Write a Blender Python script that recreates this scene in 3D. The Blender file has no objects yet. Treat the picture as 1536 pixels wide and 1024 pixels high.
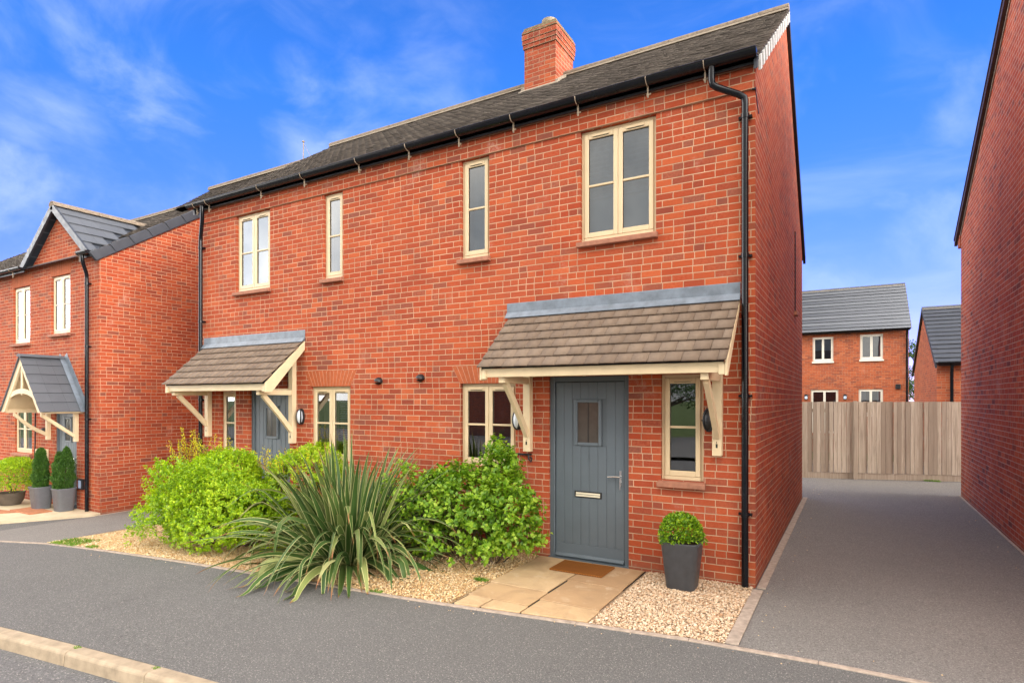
import bpy, math, random
import numpy as np
from mathutils import Vector, Matrix
R_ = math.radians
random.seed(7); rng = np.random.default_rng(7)
SC = bpy.context.scene
COL = SC.collection

# ------------------------------------------------------------------ camera, sky, sun, exposure
cam_d = bpy.data.cameras.new('camera'); cam = bpy.data.objects.new('camera', cam_d); COL.objects.link(cam)
cam.location = (0.860, -6.415, 1.92); cam.rotation_euler = (R_(90), 0, R_(30.05))
cam_d.sensor_width = 36; cam_d.lens = 885/1536*36; cam_d.shift_y = 86/1536
cam_d.clip_start = .05; cam_d.clip_end = 3000
SC.camera = cam
SUN_EL, SUN_AZ = 47.0, 164.0      # azimuth clockwise from +Y (north)
W = bpy.data.worlds.new('World'); SC.world = W; W.use_nodes = True

def build_world():
    nt = W.node_tree; N = nt.nodes; L = nt.links
    bg = N['Background']
    sky = N.new('ShaderNodeTexSky'); sky.sky_type = 'NISHITA'; sky.sun_disc = False
    sky.sun_elevation = R_(SUN_EL); sky.sun_rotation = R_(SUN_AZ)
    sky.air_density = 1.0; sky.dust_density = .05; sky.ozone_density = 3.0; sky.altitude = 50
    hs = N.new('ShaderNodeHueSaturation'); hs.inputs['Hue'].default_value = .50; hs.inputs['Saturation'].default_value = 1.08; hs.inputs['Value'].default_value = 2.45
    tint = N.new('ShaderNodeMix'); tint.data_type = 'RGBA'; tint.blend_type = 'MULTIPLY'; tint.inputs['Factor'].default_value = 1; tint.inputs['A'].default_value = (1, 1, 1, 1)
    t0 = N.new('ShaderNodeTexCoord'); sx = N.new('ShaderNodeSeparateXYZ'); L.new(t0.outputs['Generated'], sx.inputs[0])
    zr_ = N.new('ShaderNodeValToRGB'); zr_.color_ramp.elements[0].position = .10; zr_.color_ramp.elements[0].color = (.46, .38, .82, 1); zr_.color_ramp.elements[1].position = .45; zr_.color_ramp.elements[1].color = (.38, .56, .95, 1)
    L.new(sx.outputs[2], zr_.inputs[0]); L.new(zr_.outputs[0], tint.inputs['B']); L.new(sky.outputs[0], tint.inputs['A']); L.new(tint.outputs['Result'], hs.inputs['Color'])
    tc = N.new('ShaderNodeTexCoord')
    def cloud(rot, scale, lo, hi, dist):
        mp = N.new('ShaderNodeMapping'); mp.inputs['Rotation'].default_value = rot; mp.inputs['Scale'].default_value = scale
        L.new(tc.outputs['Generated'], mp.inputs['Vector'])
        n = N.new('ShaderNodeTexNoise'); n.inputs['Scale'].default_value = 1; n.inputs['Detail'].default_value = 8
        n.inputs['Roughness'].default_value = .55; n.inputs['Distortion'].default_value = dist
        L.new(mp.outputs[0], n.inputs['Vector'])
        r = N.new('ShaderNodeMapRange'); r.interpolation_type = 'SMOOTHSTEP'
        r.inputs['From Min'].default_value = lo; r.inputs['From Max'].default_value = hi
        L.new(n.outputs['Fac'], r.inputs['Value']); return r.outputs[0]
    a = cloud((R_(20), R_(35), R_(15)), (2.2, 6.5, 7.5), .45, .90, .45)
    b = cloud((R_(-10), R_(-30), R_(60)), (5.0, 1.8, 6.0), .46, .90, .35)
    def M(op, x, y=None):
        m = N.new('ShaderNodeMath'); m.operation = op
        for i, v in enumerate((x, y)):
            if v is None: continue
            if isinstance(v, (int, float)): m.inputs[i].default_value = v
            else: L.new(v, m.inputs[i])
        return m.outputs[0]
    mx = M('MAXIMUM', a, b)
    # the cirrus is banked to the west and to the north-north-east, with clear sky between
    def bank(d, lo, hi):
        d = Vector(d).normalized()
        v = N.new('ShaderNodeVectorMath'); v.operation = 'DOT_PRODUCT'; v.inputs[1].default_value = d
        L.new(tc.outputs['Generated'], v.inputs[0])
        r = N.new('ShaderNodeMapRange'); r.interpolation_type = 'SMOOTHSTEP'
        r.inputs['From Min'].default_value = lo; r.inputs['From Max'].default_value = hi
        L.new(v.outputs['Value'], r.inputs['Value']); return r.outputs[0]
    w1 = bank((-.80, .55, .22), .86, 1.0); w2 = bank((.10, .92, .38), .72, 1.0)
    w = M('ADD', M('MULTIPLY', w1, .58), M('MULTIPLY', w2, .40)); w = M('ADD', w, .02)
    f = M('MINIMUM', M('MULTIPLY', mx, w), .85)
    mix = N.new('ShaderNodeMix'); mix.data_type = 'RGBA'
    L.new(f, mix.inputs['Factor']); L.new(hs.outputs[0], mix.inputs['A']); mix.inputs['B'].default_value = (9.2, 10.2, 12.2, 1)
    # bright cloud sheet behind the viewer (the panes mirror it), widened overhead and sideways as added fill light
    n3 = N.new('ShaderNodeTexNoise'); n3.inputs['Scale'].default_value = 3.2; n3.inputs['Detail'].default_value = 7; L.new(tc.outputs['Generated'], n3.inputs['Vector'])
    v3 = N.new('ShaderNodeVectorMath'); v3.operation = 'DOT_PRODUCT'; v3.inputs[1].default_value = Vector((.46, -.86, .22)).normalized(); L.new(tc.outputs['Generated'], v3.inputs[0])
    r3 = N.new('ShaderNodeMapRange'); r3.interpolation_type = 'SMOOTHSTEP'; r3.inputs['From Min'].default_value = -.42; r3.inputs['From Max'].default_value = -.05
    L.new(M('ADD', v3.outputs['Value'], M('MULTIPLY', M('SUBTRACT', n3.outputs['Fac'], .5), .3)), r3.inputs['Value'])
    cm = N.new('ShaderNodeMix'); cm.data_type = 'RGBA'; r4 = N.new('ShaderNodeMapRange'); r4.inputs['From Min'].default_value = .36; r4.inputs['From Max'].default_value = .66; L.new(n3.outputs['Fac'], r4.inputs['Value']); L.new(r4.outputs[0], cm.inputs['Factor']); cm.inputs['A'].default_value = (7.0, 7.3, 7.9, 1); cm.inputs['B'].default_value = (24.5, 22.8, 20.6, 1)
    sp3 = N.new('ShaderNodeSeparateXYZ'); L.new(tc.outputs['Generated'], sp3.inputs[0])     # unseen cloud brightened east, west and overhead as added fill for the side walls
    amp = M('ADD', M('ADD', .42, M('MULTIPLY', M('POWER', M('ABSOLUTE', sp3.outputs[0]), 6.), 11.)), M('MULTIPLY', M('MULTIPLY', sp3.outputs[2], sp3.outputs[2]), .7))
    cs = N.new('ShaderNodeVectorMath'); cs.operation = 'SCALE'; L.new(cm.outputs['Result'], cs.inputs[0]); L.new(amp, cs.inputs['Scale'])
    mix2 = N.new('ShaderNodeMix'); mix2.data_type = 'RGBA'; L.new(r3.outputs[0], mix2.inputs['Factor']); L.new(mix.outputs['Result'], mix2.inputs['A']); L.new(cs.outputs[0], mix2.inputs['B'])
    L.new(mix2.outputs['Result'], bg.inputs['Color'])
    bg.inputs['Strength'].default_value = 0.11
build_world()
sl = bpy.data.lights.new('sun', 'SUN'); sun = bpy.data.objects.new('sun', sl); COL.objects.link(sun)
sl.energy = 1.25; sl.angle = R_(28); sl.color = (1, .93, .82)
_d = Vector((math.sin(R_(SUN_AZ))*math.cos(R_(SUN_EL)), math.cos(R_(SUN_AZ))*math.cos(R_(SUN_EL)), math.sin(R_(SUN_EL))))
sun.rotation_euler = _d.to_track_quat('Z', 'Y').to_euler(); sun.location = (0, -20, 20)
SC.view_settings.view_transform = 'Standard'; SC.view_settings.look = 'None'
SC.view_settings.exposure = 0.27; SC.view_settings.gamma = 1
SC.render.engine = 'CYCLES'
SC.cycles.max_bounces = 8; SC.cycles.transparent_max_bounces = 12; SC.cycles.use_denoising = True

# ------------------------------------------------------------------ helpers
def G(x):                                      # the street falls away to the west
    if x > -3: return 0.0
    if x > -12.5: return -.0051*(x+3)**2
    return -.46

class MB:
    def __init__(s): s.v = []; s.f = []; s.uv = []
    def add(s, vs, fs):
        o = len(s.v); s.v += [tuple(p) for p in vs]; s.f += [tuple(i+o for i in f) for f in fs]; return s
    def box(s, x0, y0, z0, x1, y1, z1):
        if x0 > x1: x0, x1 = x1, x0
        if y0 > y1: y0, y1 = y1, y0
        if z0 > z1: z0, z1 = z1, z0
        return s.add([(x0,y0,z0),(x1,y0,z0),(x1,y1,z0),(x0,y1,z0),(x0,y0,z1),(x1,y0,z1),(x1,y1,z1),(x0,y1,z1)],
              [(0,3,2,1),(4,5,6,7),(0,1,5,4),(1,2,6,5),(2,3,7,6),(3,0,4,7)])
    def obox(s, o, u, v, w):                    # box from corner o along three vectors
        o, u, v, w = map(Vector, (o, u, v, w))
        P = [o, o+u, o+u+v, o+v, o+w, o+u+w, o+u+v+w, o+v+w]
        F = [(0,3,2,1),(4,5,6,7),(0,1,5,4),(1,2,6,5),(2,3,7,6),(3,0,4,7)]
        if u.cross(v).dot(w) < 0: F = [f[::-1] for f in F]
        return s.add(P, F)
    def quad(s, *p): return s.add(p, [tuple(range(len(p)))])
    def prism(s, pts, axis, a, b):              # 2-D outline swept along an axis from a to b
        n = len(pts)
        def mk(p, t):
            return {'x': (t, p[0], p[1]), 'y': (p[0], t, p[1]), 'z': (p[0], p[1], t)}[axis]
        vs = [mk(p, a) for p in pts] + [mk(p, b) for p in pts]
        return s.add(vs, [tuple(range(n))[::-1], tuple(range(n, 2*n))] + [(i, (i+1) % n, (i+1) % n+n, i+n) for i in range(n)])
    def tube(s, path, r, n=10, cap=True):
        path = [Vector(p) for p in path]; rs = r if isinstance(r, (list, tuple)) else [r]*len(path)
        o = len(s.v); up = Vector((0, 0, 1))
        for i, p in enumerate(path):
            if i == 0: d = path[1]-path[0]
            elif i == len(path)-1: d = path[-1]-path[-2]
            else: d = (path[i+1]-path[i]).normalized() + (path[i]-path[i-1]).normalized()
            d.normalize(); a = d.cross(Vector((.3, 1, .1)) if abs(d.y) < .9 else Vector((1, .1, .2))).normalized(); b = d.cross(a)
            k = 1.0
            if 0 < i < len(path)-1:
                c = (path[i+1]-path[i]).normalized().dot((path[i]-path[i-1]).normalized()); k = 1/max(.5, math.sqrt((1+c)/2))
            for j in range(n):
                t = 2*math.pi*j/n; s.v.append(tuple(p + (a*math.cos(t)+b*math.sin(t))*rs[i]))
        for i in range(len(path)-1):
            for j in range(n):
                s.f.append((o+i*n+j, o+i*n+(j+1) % n, o+(i+1)*n+(j+1) % n, o+(i+1)*n+j))
        if cap:
            s.f.append(tuple(o+j for j in range(n))[::-1]); s.f.append(tuple(o+(len(path)-1)*n+j for j in range(n)))
        return s
    def lathe(s, c, prof, n=24, sq=0):          # prof = [(r,z)...]; sq>0 = squarer plan
        o = len(s.v)
        for (r, z) in prof:
            for j in range(n):
                t = 2*math.pi*j/n; k = 1.0
                if sq: k = 1/((abs(math.cos(t))**sq+abs(math.sin(t))**sq)**(1/sq))
                s.v.append((c[0]+r*k*math.cos(t), c[1]+r*k*math.sin(t), c[2]+z))
        for i in range(len(prof)-1):
            for j in range(n):
                s.f.append((o+i*n+j, o+i*n+(j+1) % n, o+(i+1)*n+(j+1) % n, o+(i+1)*n+j))
        s.f.append(tuple(o+j for j in range(n))[::-1]); s.f.append(tuple(o+(len(prof)-1)*n+j for j in range(n)))
        return s
    def build(s, name, mat, parent=None, bevel=0, smooth=False, seg=1, weld=False):
        off = Vector((0, 0, 0)); p = parent
        while p is not None: off += p.location; p = p.parent
        me = bpy.data.meshes.new(name)
        me.from_pydata([(a-off.x, b-off.y, c-off.z) for a, b, c in s.v], [], s.f)
        ob = bpy.data.objects.new(name, me); COL.objects.link(ob)
        if parent: ob.parent = parent
        for m in (mat if isinstance(mat, (list, tuple)) else [mat]): me.materials.append(m)
        if smooth:
            me.polygons.foreach_set('use_smooth', [True]*len(me.polygons))
            if smooth == 'auto':
                try: me.set_sharp_from_angle(angle=R_(40))
                except Exception: pass
        if bevel:
            b = ob.modifiers.new('bevel', 'BEVEL'); b.width = bevel; b.segments = seg; b.limit_method = 'ANGLE'; b.angle_limit = R_(35)
        me.update(); return ob
def np_mesh(name, V, F, mat, parent=None, uv=None, smooth=False, mi=None):
    off = np.zeros(3); p = parent
    while p is not None: off = off+np.array(p.location); p = p.parent
    V = np.asarray(V, dtype=np.float32)-off.astype(np.float32); F = np.asarray(F, dtype=np.int32)
    me = bpy.data.meshes.new(name); k = F.shape[1]
    me.vertices.add(len(V)); me.vertices.foreach_set('co', V.ravel())
    me.loops.add(F.size); me.loops.foreach_set('vertex_index', F.ravel())
    me.polygons.add(len(F)); me.polygons.foreach_set('loop_start', np.arange(0, F.size, k, dtype=np.int32))
    me.polygons.foreach_set('loop_total', np.full(len(F), k, dtype=np.int32))
    if smooth: me.polygons.foreach_set('use_smooth', np.ones(len(F), dtype=bool))
    if mi is not None: me.polygons.foreach_set('material_index', np.asarray(mi, dtype=np.int32))
    me.update(calc_edges=True)
    if uv is not None:
        l = me.uv_layers.new(name='uv'); l.data.foreach_set('uv', np.asarray(uv, dtype=np.float32)[F.ravel()].ravel())
    for m in (mat if isinstance(mat, (list, tuple)) else [mat]): me.materials.append(m)
    ob = bpy.data.objects.new(name, me); COL.objects.link(ob)
    if parent: ob.parent = parent
    me.validate(); return ob
def tag(o, label=None, cat=None, group=None, kind=None):
    for k, v in (('label', label), ('category', cat), ('group', group), ('kind', kind)):
        if v: o[k] = v
    return o
def thing(name, loc, label, cat, group=None):
    o = bpy.data.objects.new(name, None); COL.objects.link(o); o.location = loc; o.empty_display_size = .2
    return tag(o, label, cat, group)

# ------------------------------------------------------------------ materials
class NT:
    def __init__(s, name):
        s.m = bpy.data.materials.new(name); s.m.use_nodes = True; s.t = s.m.node_tree
        s.N = s.t.nodes; s.L = s.t.links; s.b = s.N['Principled BSDF']; s.out = s.N['Material Output']
        s.tc = s.N.new('ShaderNodeTexCoord')
    def set(s, sock, v):
        if isinstance(v, bpy.types.NodeSocket): s.L.new(v, sock)
        elif isinstance(v, (tuple, list)) and len(v) == 3 and sock.type == 'RGBA': sock.default_value = (*v, 1)
        else: sock.default_value = v
    def math(s, op, *a, clamp=False):
        m = s.N.new('ShaderNodeMath'); m.operation = op; m.use_clamp = clamp
        for i, v in enumerate(a): s.set(m.inputs[i], v)
        return m.outputs[0]
    def comb(s, x, y, z=0.0):
        c = s.N.new('ShaderNodeCombineXYZ')
        for i, v in enumerate((x, y, z)): s.set(c.inputs[i], v)
        return c.outputs[0]
    def sep(s, v):
        c = s.N.new('ShaderNodeSeparateXYZ'); s.L.new(v, c.inputs[0]); return c.outputs
    def noise(s, scale, detail=4, rough=.55, vec=None, dist=0, fac=True):
        n = s.N.new('ShaderNodeTexNoise'); n.inputs['Scale'].default_value = scale; n.inputs['Detail'].default_value = detail
        n.inputs['Roughness'].default_value = rough; n.inputs['Distortion'].default_value = dist
        s.L.new(vec if vec is not None else s.tc.outputs['Object'], n.inputs['Vector']); return n.outputs[0 if fac else 1]
    def vor(s, scale, vec=None, feat='F1', out=0):
        n = s.N.new('ShaderNodeTexVoronoi'); n.inputs['Scale'].default_value = scale; n.feature = feat
        s.L.new(vec if vec is not None else s.tc.outputs['Object'], n.inputs['Vector']); return n.outputs[out]
    def mapping(s, scale=(1,1,1), rot=(0,0,0), vec=None):
        m = s.N.new('ShaderNodeMapping'); m.inputs['Scale'].default_value = scale; m.inputs['Rotation'].default_value = rot
        s.L.new(vec if vec is not None else s.tc.outputs['Object'], m.inputs['Vector']); return m.outputs[0]
    def wn(s, v, out=0):
        n = s.N.new('ShaderNodeTexWhiteNoise'); n.noise_dimensions = '3D'; s.L.new(v, n.inputs['Vector']); return n.outputs[out]
    def ramp(s, fac, *stops, interp='LINEAR'):
        r = s.N.new('ShaderNodeValToRGB'); r.color_ramp.interpolation = interp; e = r.color_ramp.elements
        while len(e) < len(stops): e.new(.5)
        for el, (p, c) in zip(e, stops): el.position = p; el.color = (*c, 1)
        s.L.new(fac, r.inputs[0]); return r.outputs[0]
    def mr(s, v, a, b, c=0., d=1., smooth=False):
        r = s.N.new('ShaderNodeMapRange')
        if smooth: r.interpolation_type = 'SMOOTHSTEP'
        for k, x in (('Value', v), ('From Min', a), ('From Max', b), ('To Min', c), ('To Max', d)): s.set(r.inputs[k], x)
        return r.outputs[0]
    def mix(s, f, a, b, blend='MIX'):
        m = s.N.new('ShaderNodeMix'); m.data_type = 'RGBA'; m.blend_type = blend
        s.set(m.inputs['Factor'], f); s.set(m.inputs['A'], a); s.set(m.inputs['B'], b); return m.outputs['Result']
    def island(s): return s.N.new('ShaderNodeNewGeometry').outputs['Random Per Island']
    def bump(s, h, dist=.01, strength=1.):
        b = s.N.new('ShaderNodeBump'); b.inputs['Distance'].default_value = dist; b.inputs['Strength'].default_value = strength
        s.L.new(h, b.inputs['Height']); s.L.new(b.outputs[0], s.b.inputs['Normal']); return b
    def fin(s, col=None, rough=None, spec=None, metal=None):
        if col is not None: s.set(s.b.inputs['Base Color'], col)
        if rough is not None: s.set(s.b.inputs['Roughness'], rough)
        if spec is not None: s.b.inputs['Specular IOR Level'].default_value = spec
        if metal is not None: s.b.inputs['Metallic'].default_value = metal
        return s.m

def brick_mat(name, lo=(.24,.047,.025), mid=(.350,.053,.018), hi=(.46,.096,.031), dark=(.20,.064,.044), mortar=(.60,.385,.25), seed=0., jx=.0062, header=.24):
    n = NT(name); x, y, z = n.sep(n.tc.outputs['Object'])
    wob = n.noise(9, 2); wob2 = n.noise(2.2, 2)
    u = n.math('ADD', n.math('ADD', x, y), n.math('MULTIPLY', n.math('SUBTRACT', wob, .5), .006))
    v = n.math('ADD', z, n.math('ADD', n.math('MULTIPLY', n.math('SUBTRACT', wob2, .5), .010), 10+.012))
    vr = n.math('DIVIDE', v, .075); row = n.math('FLOOR', vr); fv = n.math('FRACT', vr)
    rj = n.wn(n.comb(row, seed, 3.1))
    ur = n.math('ADD', n.math('DIVIDE', n.math('ADD', u, 50.), .225), n.math('ADD', n.math('MULTIPLY', n.math('MODULO', row, 2.), .5), n.math('MULTIPLY', rj, .12)))
    cell = n.math('FLOOR', ur); fu = n.math('FRACT', ur)
    split = n.math('LESS_THAN', n.wn(n.comb(cell, row, 7.7+seed)), header)
    half = n.math('MULTIPLY', split, n.math('GREATER_THAN', fu, .5))
    w = n.math('SUBTRACT', 1., n.math('MULTIPLY', split, .5))
    fu2 = n.math('SUBTRACT', fu, n.math('MULTIPLY', half, .5))
    du = n.math('MULTIPLY', n.math('MINIMUM', fu2, n.math('SUBTRACT', w, fu2)), .265)
    dv = n.math('MULTIPLY', n.math('MINIMUM', fv, n.math('SUBTRACT', 1., fv)), .075)
    d = n.math('ADD', n.math('MINIMUM', du, dv), n.math('MULTIPLY', n.math('SUBTRACT', n.noise(60, 3), .5), .004))
    mask = n.mr(d, jx*.62, jx*1.0, 0, 1, True)
    idv = n.comb(n.math('ADD', cell, n.math('MULTIPLY', half, .37)), row, 1.3+seed)
    rnd = n.wn(idv)
    col = n.ramp(rnd, (0, dark), (.035, dark), (.10, lo), (.45, mid), (.75, mid), (1., hi))
    col = n.mix(n.mr(rnd, .0, 1.), col, col)
    rnd2 = n.wn(n.comb(cell, row, 9.9))
    col = n.mix(n.math('MULTIPLY', n.mr(n.noise(38, 4, .7), .35, .75), .55), col, n.mix(rnd2, (.56,.17,.085), (.22,.05,.032)))
    col = n.mix(n.mr(n.noise(.8, 5, .6), .40, .75, 0, .45, True), col, (.50,.105,.036))
    col = n.mix(n.mr(n.noise(.55, 6, .65, vec=n.mapping((1.3, 1.3, .7), (0, 0, 1.1))), .50, .74, 0, .38, True), col, (.27,.075,.050))
    # lime bloom and grime, scattered
    bloom = n.math('MULTIPLY', n.mr(n.noise(1.7, 6, .68), .56, .76, 0, 1, True), n.mr(n.noise(30, 3, .7), .35, .7))
    col = n.mix(n.math('MULTIPLY', bloom, .75), col, (.52,.36,.30))
    mcol = n.mix(n.mr(n.noise(2.4, 5, .65), .3, .7), mortar, tuple(c*.55 for c in mortar))
    c = n.mix(mask, mcol, col)
    damp = n.math('MULTIPLY', n.mr(n.math('ADD', z, n.math('MULTIPLY', n.noise(3, 3), .16)), -.02, .30, 1, 0, True), .5)
    c = n.mix(damp, c, (.17,.11,.075))
    h = n.math('ADD', mask, n.math('MULTIPLY', n.noise(70, 5, .7), .55))
    h = n.math('ADD', h, n.math('MULTIPLY', rnd, .35))
    n.bump(h, .0035, .5); return n.fin(c, .9, .2)

def plain(name, col, rough=.5, spec=.5, var=.12, scale=6, bump=0, bscale=60, metal=0, island=0):
    n = NT(name); f = n.noise(scale, 5, .6)
    a = tuple(max(0, c*(1-var)) for c in col); b = tuple(min(1, c*(1+var)) for c in col)
    c = n.mix(n.mr(f, .3, .7), a, b)
    if island: c = n.mix(n.math('MULTIPLY', n.island(), island), c, tuple(x*.45 for x in col))
    if bump: n.bump(n.noise(bscale, 4, .6), bump, .6)
    return n.fin(c, n.mr(n.noise(scale*2.3, 4), .3, .7, max(.02, rough-.06), min(1, rough+.08)), spec, metal)

M_brick = brick_mat('red_brick')
M_brick_b = brick_mat('red_brick_b', seed=3.)
M_brick_far = brick_mat('red_brick_far', lo=(.22,.06,.035), mid=(.41,.095,.036), hi=(.50,.15,.06), mortar=(.46,.28,.18), seed=5.)
M_cream = plain('cream_paint', (.65,.51,.32), .38, .4, .05, 4)
M_creamw = plain('cream_timber', (.67,.535,.34), .5, .35, .07, 5, .0015, 30)
M_sill = plain('sandstone_sill', (.34,.15,.095), .8, .3, .22, 14, .002, 80)
M_lintel = plain('rubbed_brick', (.45,.115,.045), .85, .25, .15, 20, .002, 90, island=.25)
M_mortar = plain('mortar', (.50,.35,.25), .9, .2, .15, 20, .002, 90)
M_black = plain('black_pvc', (.004,.005,.008), .22, .35, .3, 3)
M_blackm = plain('black_metal', (.012,.013,.016), .42, .5, .3, 5)
M_clip = plain('weathered_clip', (.26,.20,.14), .6, .4, .3, 30)
M_lead = plain('lead_sheet', (.155,.185,.225), .45, .5, .28, 7, .004, 9)
M_door = plain('slate_grey_door', (.110,.136,.160), .40, .45, .06, 3, .0006, 50)
M_doorf = plain('slate_grey_frame', (.094,.118,.140), .42, .45, .06, 3)
M_gap = plain('dark_gap', (.012,.012,.013), .8, .2, .2)
M_chrome = plain('chrome', (.78,.78,.78), .18, .5, .05, metal=1)
M_gold = plain('pale_gold', (.80,.74,.58), .35, .6, .05, metal=.15)
M_white = plain('white_plastic', (.75,.75,.73), .4, .5, .05)
M_conc = plain('concrete_edging', (.36,.29,.235), .9, .2, .25, 18, .003, 70)
M_kerb = plain('concrete_kerb', (.36,.285,.20), .9, .2, .22, 9, .004, 60, island=.12)
M_room = plain('room_wall', (.10,.085,.075), .9, .2, .3, 1.3)
M_curt = plain('net_curtain', (.30,.37,.44), .9, .2, .12, 8)
M_blind = plain('roller_blind', (.38,.46,.55), .8, .2, .05, 3)
M_dark = plain('dark_furnishing', (.05,.045,.04), .8, .2, .4, 3)
M_soil = plain('potting_soil', (.06,.04,.028), .95, .1, .4, 40, .01, 60)
M_pot = plain('charcoal_planter', (.060,.064,.072), .48, .4, .18, 9, .001, 60)
M_potg = plain('grey_planter', (.145,.155,.175), .45, .4, .1, 9)
M_potb = plain('brown_bowl', (.10,.08,.062), .7, .3, .2, 9)
M_terr = plain('terracotta_paver', (.42,.17,.085), .85, .25, .2, 9, .002, 50)
M_bark = plain('bark', (.085,.060,.042), .9, .2, .35, 20, .006, 40)

def mat_glass(name, tint=(.55,.62,.66), base=.15):
    n = NT(name); N, L = n.N, n.L
    fr = N.new('ShaderNodeFresnel'); fr.inputs['IOR'].default_value = 1.52
    b = N.new('ShaderNodeBump'); b.inputs['Distance'].default_value = .03; b.inputs['Strength'].default_value = .015
    L.new(n.noise(2.0, 0), b.inputs['Height'])
    gl = N.new('ShaderNodeBsdfGlossy'); gl.inputs['Roughness'].default_value = .015; gl.inputs['Color'].default_value = (.92,.95,.97,1)
    L.new(b.outputs[0], gl.inputs['Normal'])
    tr = N.new('ShaderNodeBsdfTransparent'); tr.inputs['Color'].default_value = (*tint, 1)
    f = n.math('ADD', n.math('MULTIPLY', fr.outputs[0], 1.6), base, clamp=True)
    mx = N.new('ShaderNodeMixShader'); L.new(f, mx.inputs[0]); L.new(tr.outputs[0], mx.inputs[1]); L.new(gl.outputs[0], mx.inputs[2])
    L.new(mx.outputs[0], n.out.inputs['Surface']); return n.m
M_glass = mat_glass('window_glass')

def mat_tile(name, a, b, c, rough=.8, streak=.5):
    n = NT(name); r = n.island()
    col = n.ramp(r, (0, a), (.55, b), (1, c))
    col = n.mix(n.math('MULTIPLY', n.mr(n.noise(26, 5, .7), .35, .75), streak), col, tuple(x*.55 for x in a))
    col = n.mix(n.mr(n.noise(1.4, 5, .6), .5, .8, 0, .35, True), col, tuple(min(1, x*1.35) for x in c))
    n.bump(n.noise(55, 5, .7), .004, .6); return n.fin(col, rough, .3)
M_tile = mat_tile('dark_plain_tile', (.070,.058,.050), (.098,.082,.071), (.140,.118,.100), .85, .3)
M_tileb = mat_tile('brown_plain_tile', (.165,.118,.086), (.190,.138,.101), (.222,.164,.120), .85, .22)
M_slate = mat_tile('grey_flat_tile', (.084,.090,.105), (.090,.097,.112), (.096,.103,.119), .6, .06)
M_verge = plain('dark_verge', (.035,.040,.052), .45, .4, .15, 5)
M_vergew = plain('pale_verge_mortar', (.58,.58,.57), .8, .2, .2, 20)
M_ridge = plain('beige_ridge', (.20,.155,.115), .85, .25, .3, 16, .003, 60)
M_ridgem = plain('pale_ridge_mortar', (.28,.235,.185), .9, .2, .2, 20)

def mat_asphalt(name, base, warm=0., scale=1.):
    n = NT(name)
    f = n.noise(320*scale, 3, .8); g = n.noise(.9, 6, .62); g2 = n.noise(5.5, 5, .65); sp = n.vor(170*scale, out=1)
    b = base
    c = n.ramp(f, (.30, tuple(x*.55 for x in b)), (.5, b), (.68, tuple(x*1.75 for x in b)))
    c = n.mix(n.mr(g, .3, .7, 0, .5), c, tuple(x*(1.22+warm*k) for x, k in zip(b, (.5, .2, 0))))
    c = n.mix(n.mr(g2, .5, .8, 0, .45), c, tuple(x*.72 for x in b))
    pt = n.noise(.35, 3, .5, vec=n.mapping((1, .45, 1))); c = n.mix(n.mr(pt, .42, .68, 0, .34, True), c, tuple(x*.74 for x in b))
    st = n.mr(n.noise(1.7, 6, .72, dist=.8), .60, .74, 0, .5, True); c = n.mix(st, c, tuple(x*.58 for x in b))
    lt = n.mr(n.noise(2.9, 6, .7, vec=n.mapping((1, 1, 1), (0, 0, .7))), .60, .78, 0, .45, True); c = n.mix(lt, c, tuple(x*1.7 for x in b))
    c = n.mix(n.mr(n.noise(80*scale, 3, .8), .40, .60, 0, .75), c, n.mix(n.mr(n.noise(70*scale, 3, .8), .40, .60), tuple(x*.45 for x in b), tuple(x*1.75 for x in b)))
    s = n.sep(sp)[0]
    c = n.mix(n.math('MULTIPLY', n.math('GREATER_THAN', s, .955), .55), c, (.42,.39,.35))
    n.bump(n.math('ADD', n.noise(230*scale, 3, .8), n.math('MULTIPLY', n.vor(170*scale), .6)), .006, .7)
    return n.fin(c, .9, .25)
M_pave = mat_asphalt('pavement_asphalt', (.122,.118,.114))
M_drive = mat_asphalt('driveway_asphalt', (.182,.170,.158), .15)
M_road = mat_asphalt('road_asphalt', (.120,.116,.116), 0, .7)

def mat_gravel(name, cols, gap):
    n = NT(name); c = n.vor(75, out=1); s = n.sep(c)[0]
    col = n.ramp(s, *[(i/(len(cols)-1), k) for i, k in enumerate(cols)])
    d = n.vor(75, feat='DISTANCE_TO_EDGE'); col = n.mix(n.mr(d, .02, .12), gap, col)
    n.bump(n.mr(d, 0, .35), .01, 1.); return n.fin(col, .85, .3)
GOLD = [(.42,.23,.09), (.62,.40,.18), (.72,.52,.28), (.82,.68,.46), (.52,.28,.11)]
PALE = [(.44,.28,.16), (.60,.43,.28), (.74,.60,.45), (.64,.47,.32), (.42,.23,.115)]
M_grav1 = mat_gravel('golden_gravel_bed', GOLD, (.16,.10,.055)); M_grav2 = mat_gravel('pale_gravel_bed', PALE, (.32,.22,.15))
def mat_stone(name, cols):
    n = NT(name); r = n.island(); col = n.ramp(r, *[(i/(len(cols)-1), k) for i, k in enumerate(cols)])
    col = n.mix(n.mr(n.noise(1.6, 4), .35, .7, 0, .3), col, cols[1]); n.bump(n.noise(300, 2), .002, .5); return n.fin(col, .75, .35)
M_st1 = mat_stone('golden_pebble', GOLD); M_st2 = mat_stone('pale_pebble', PALE)

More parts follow.
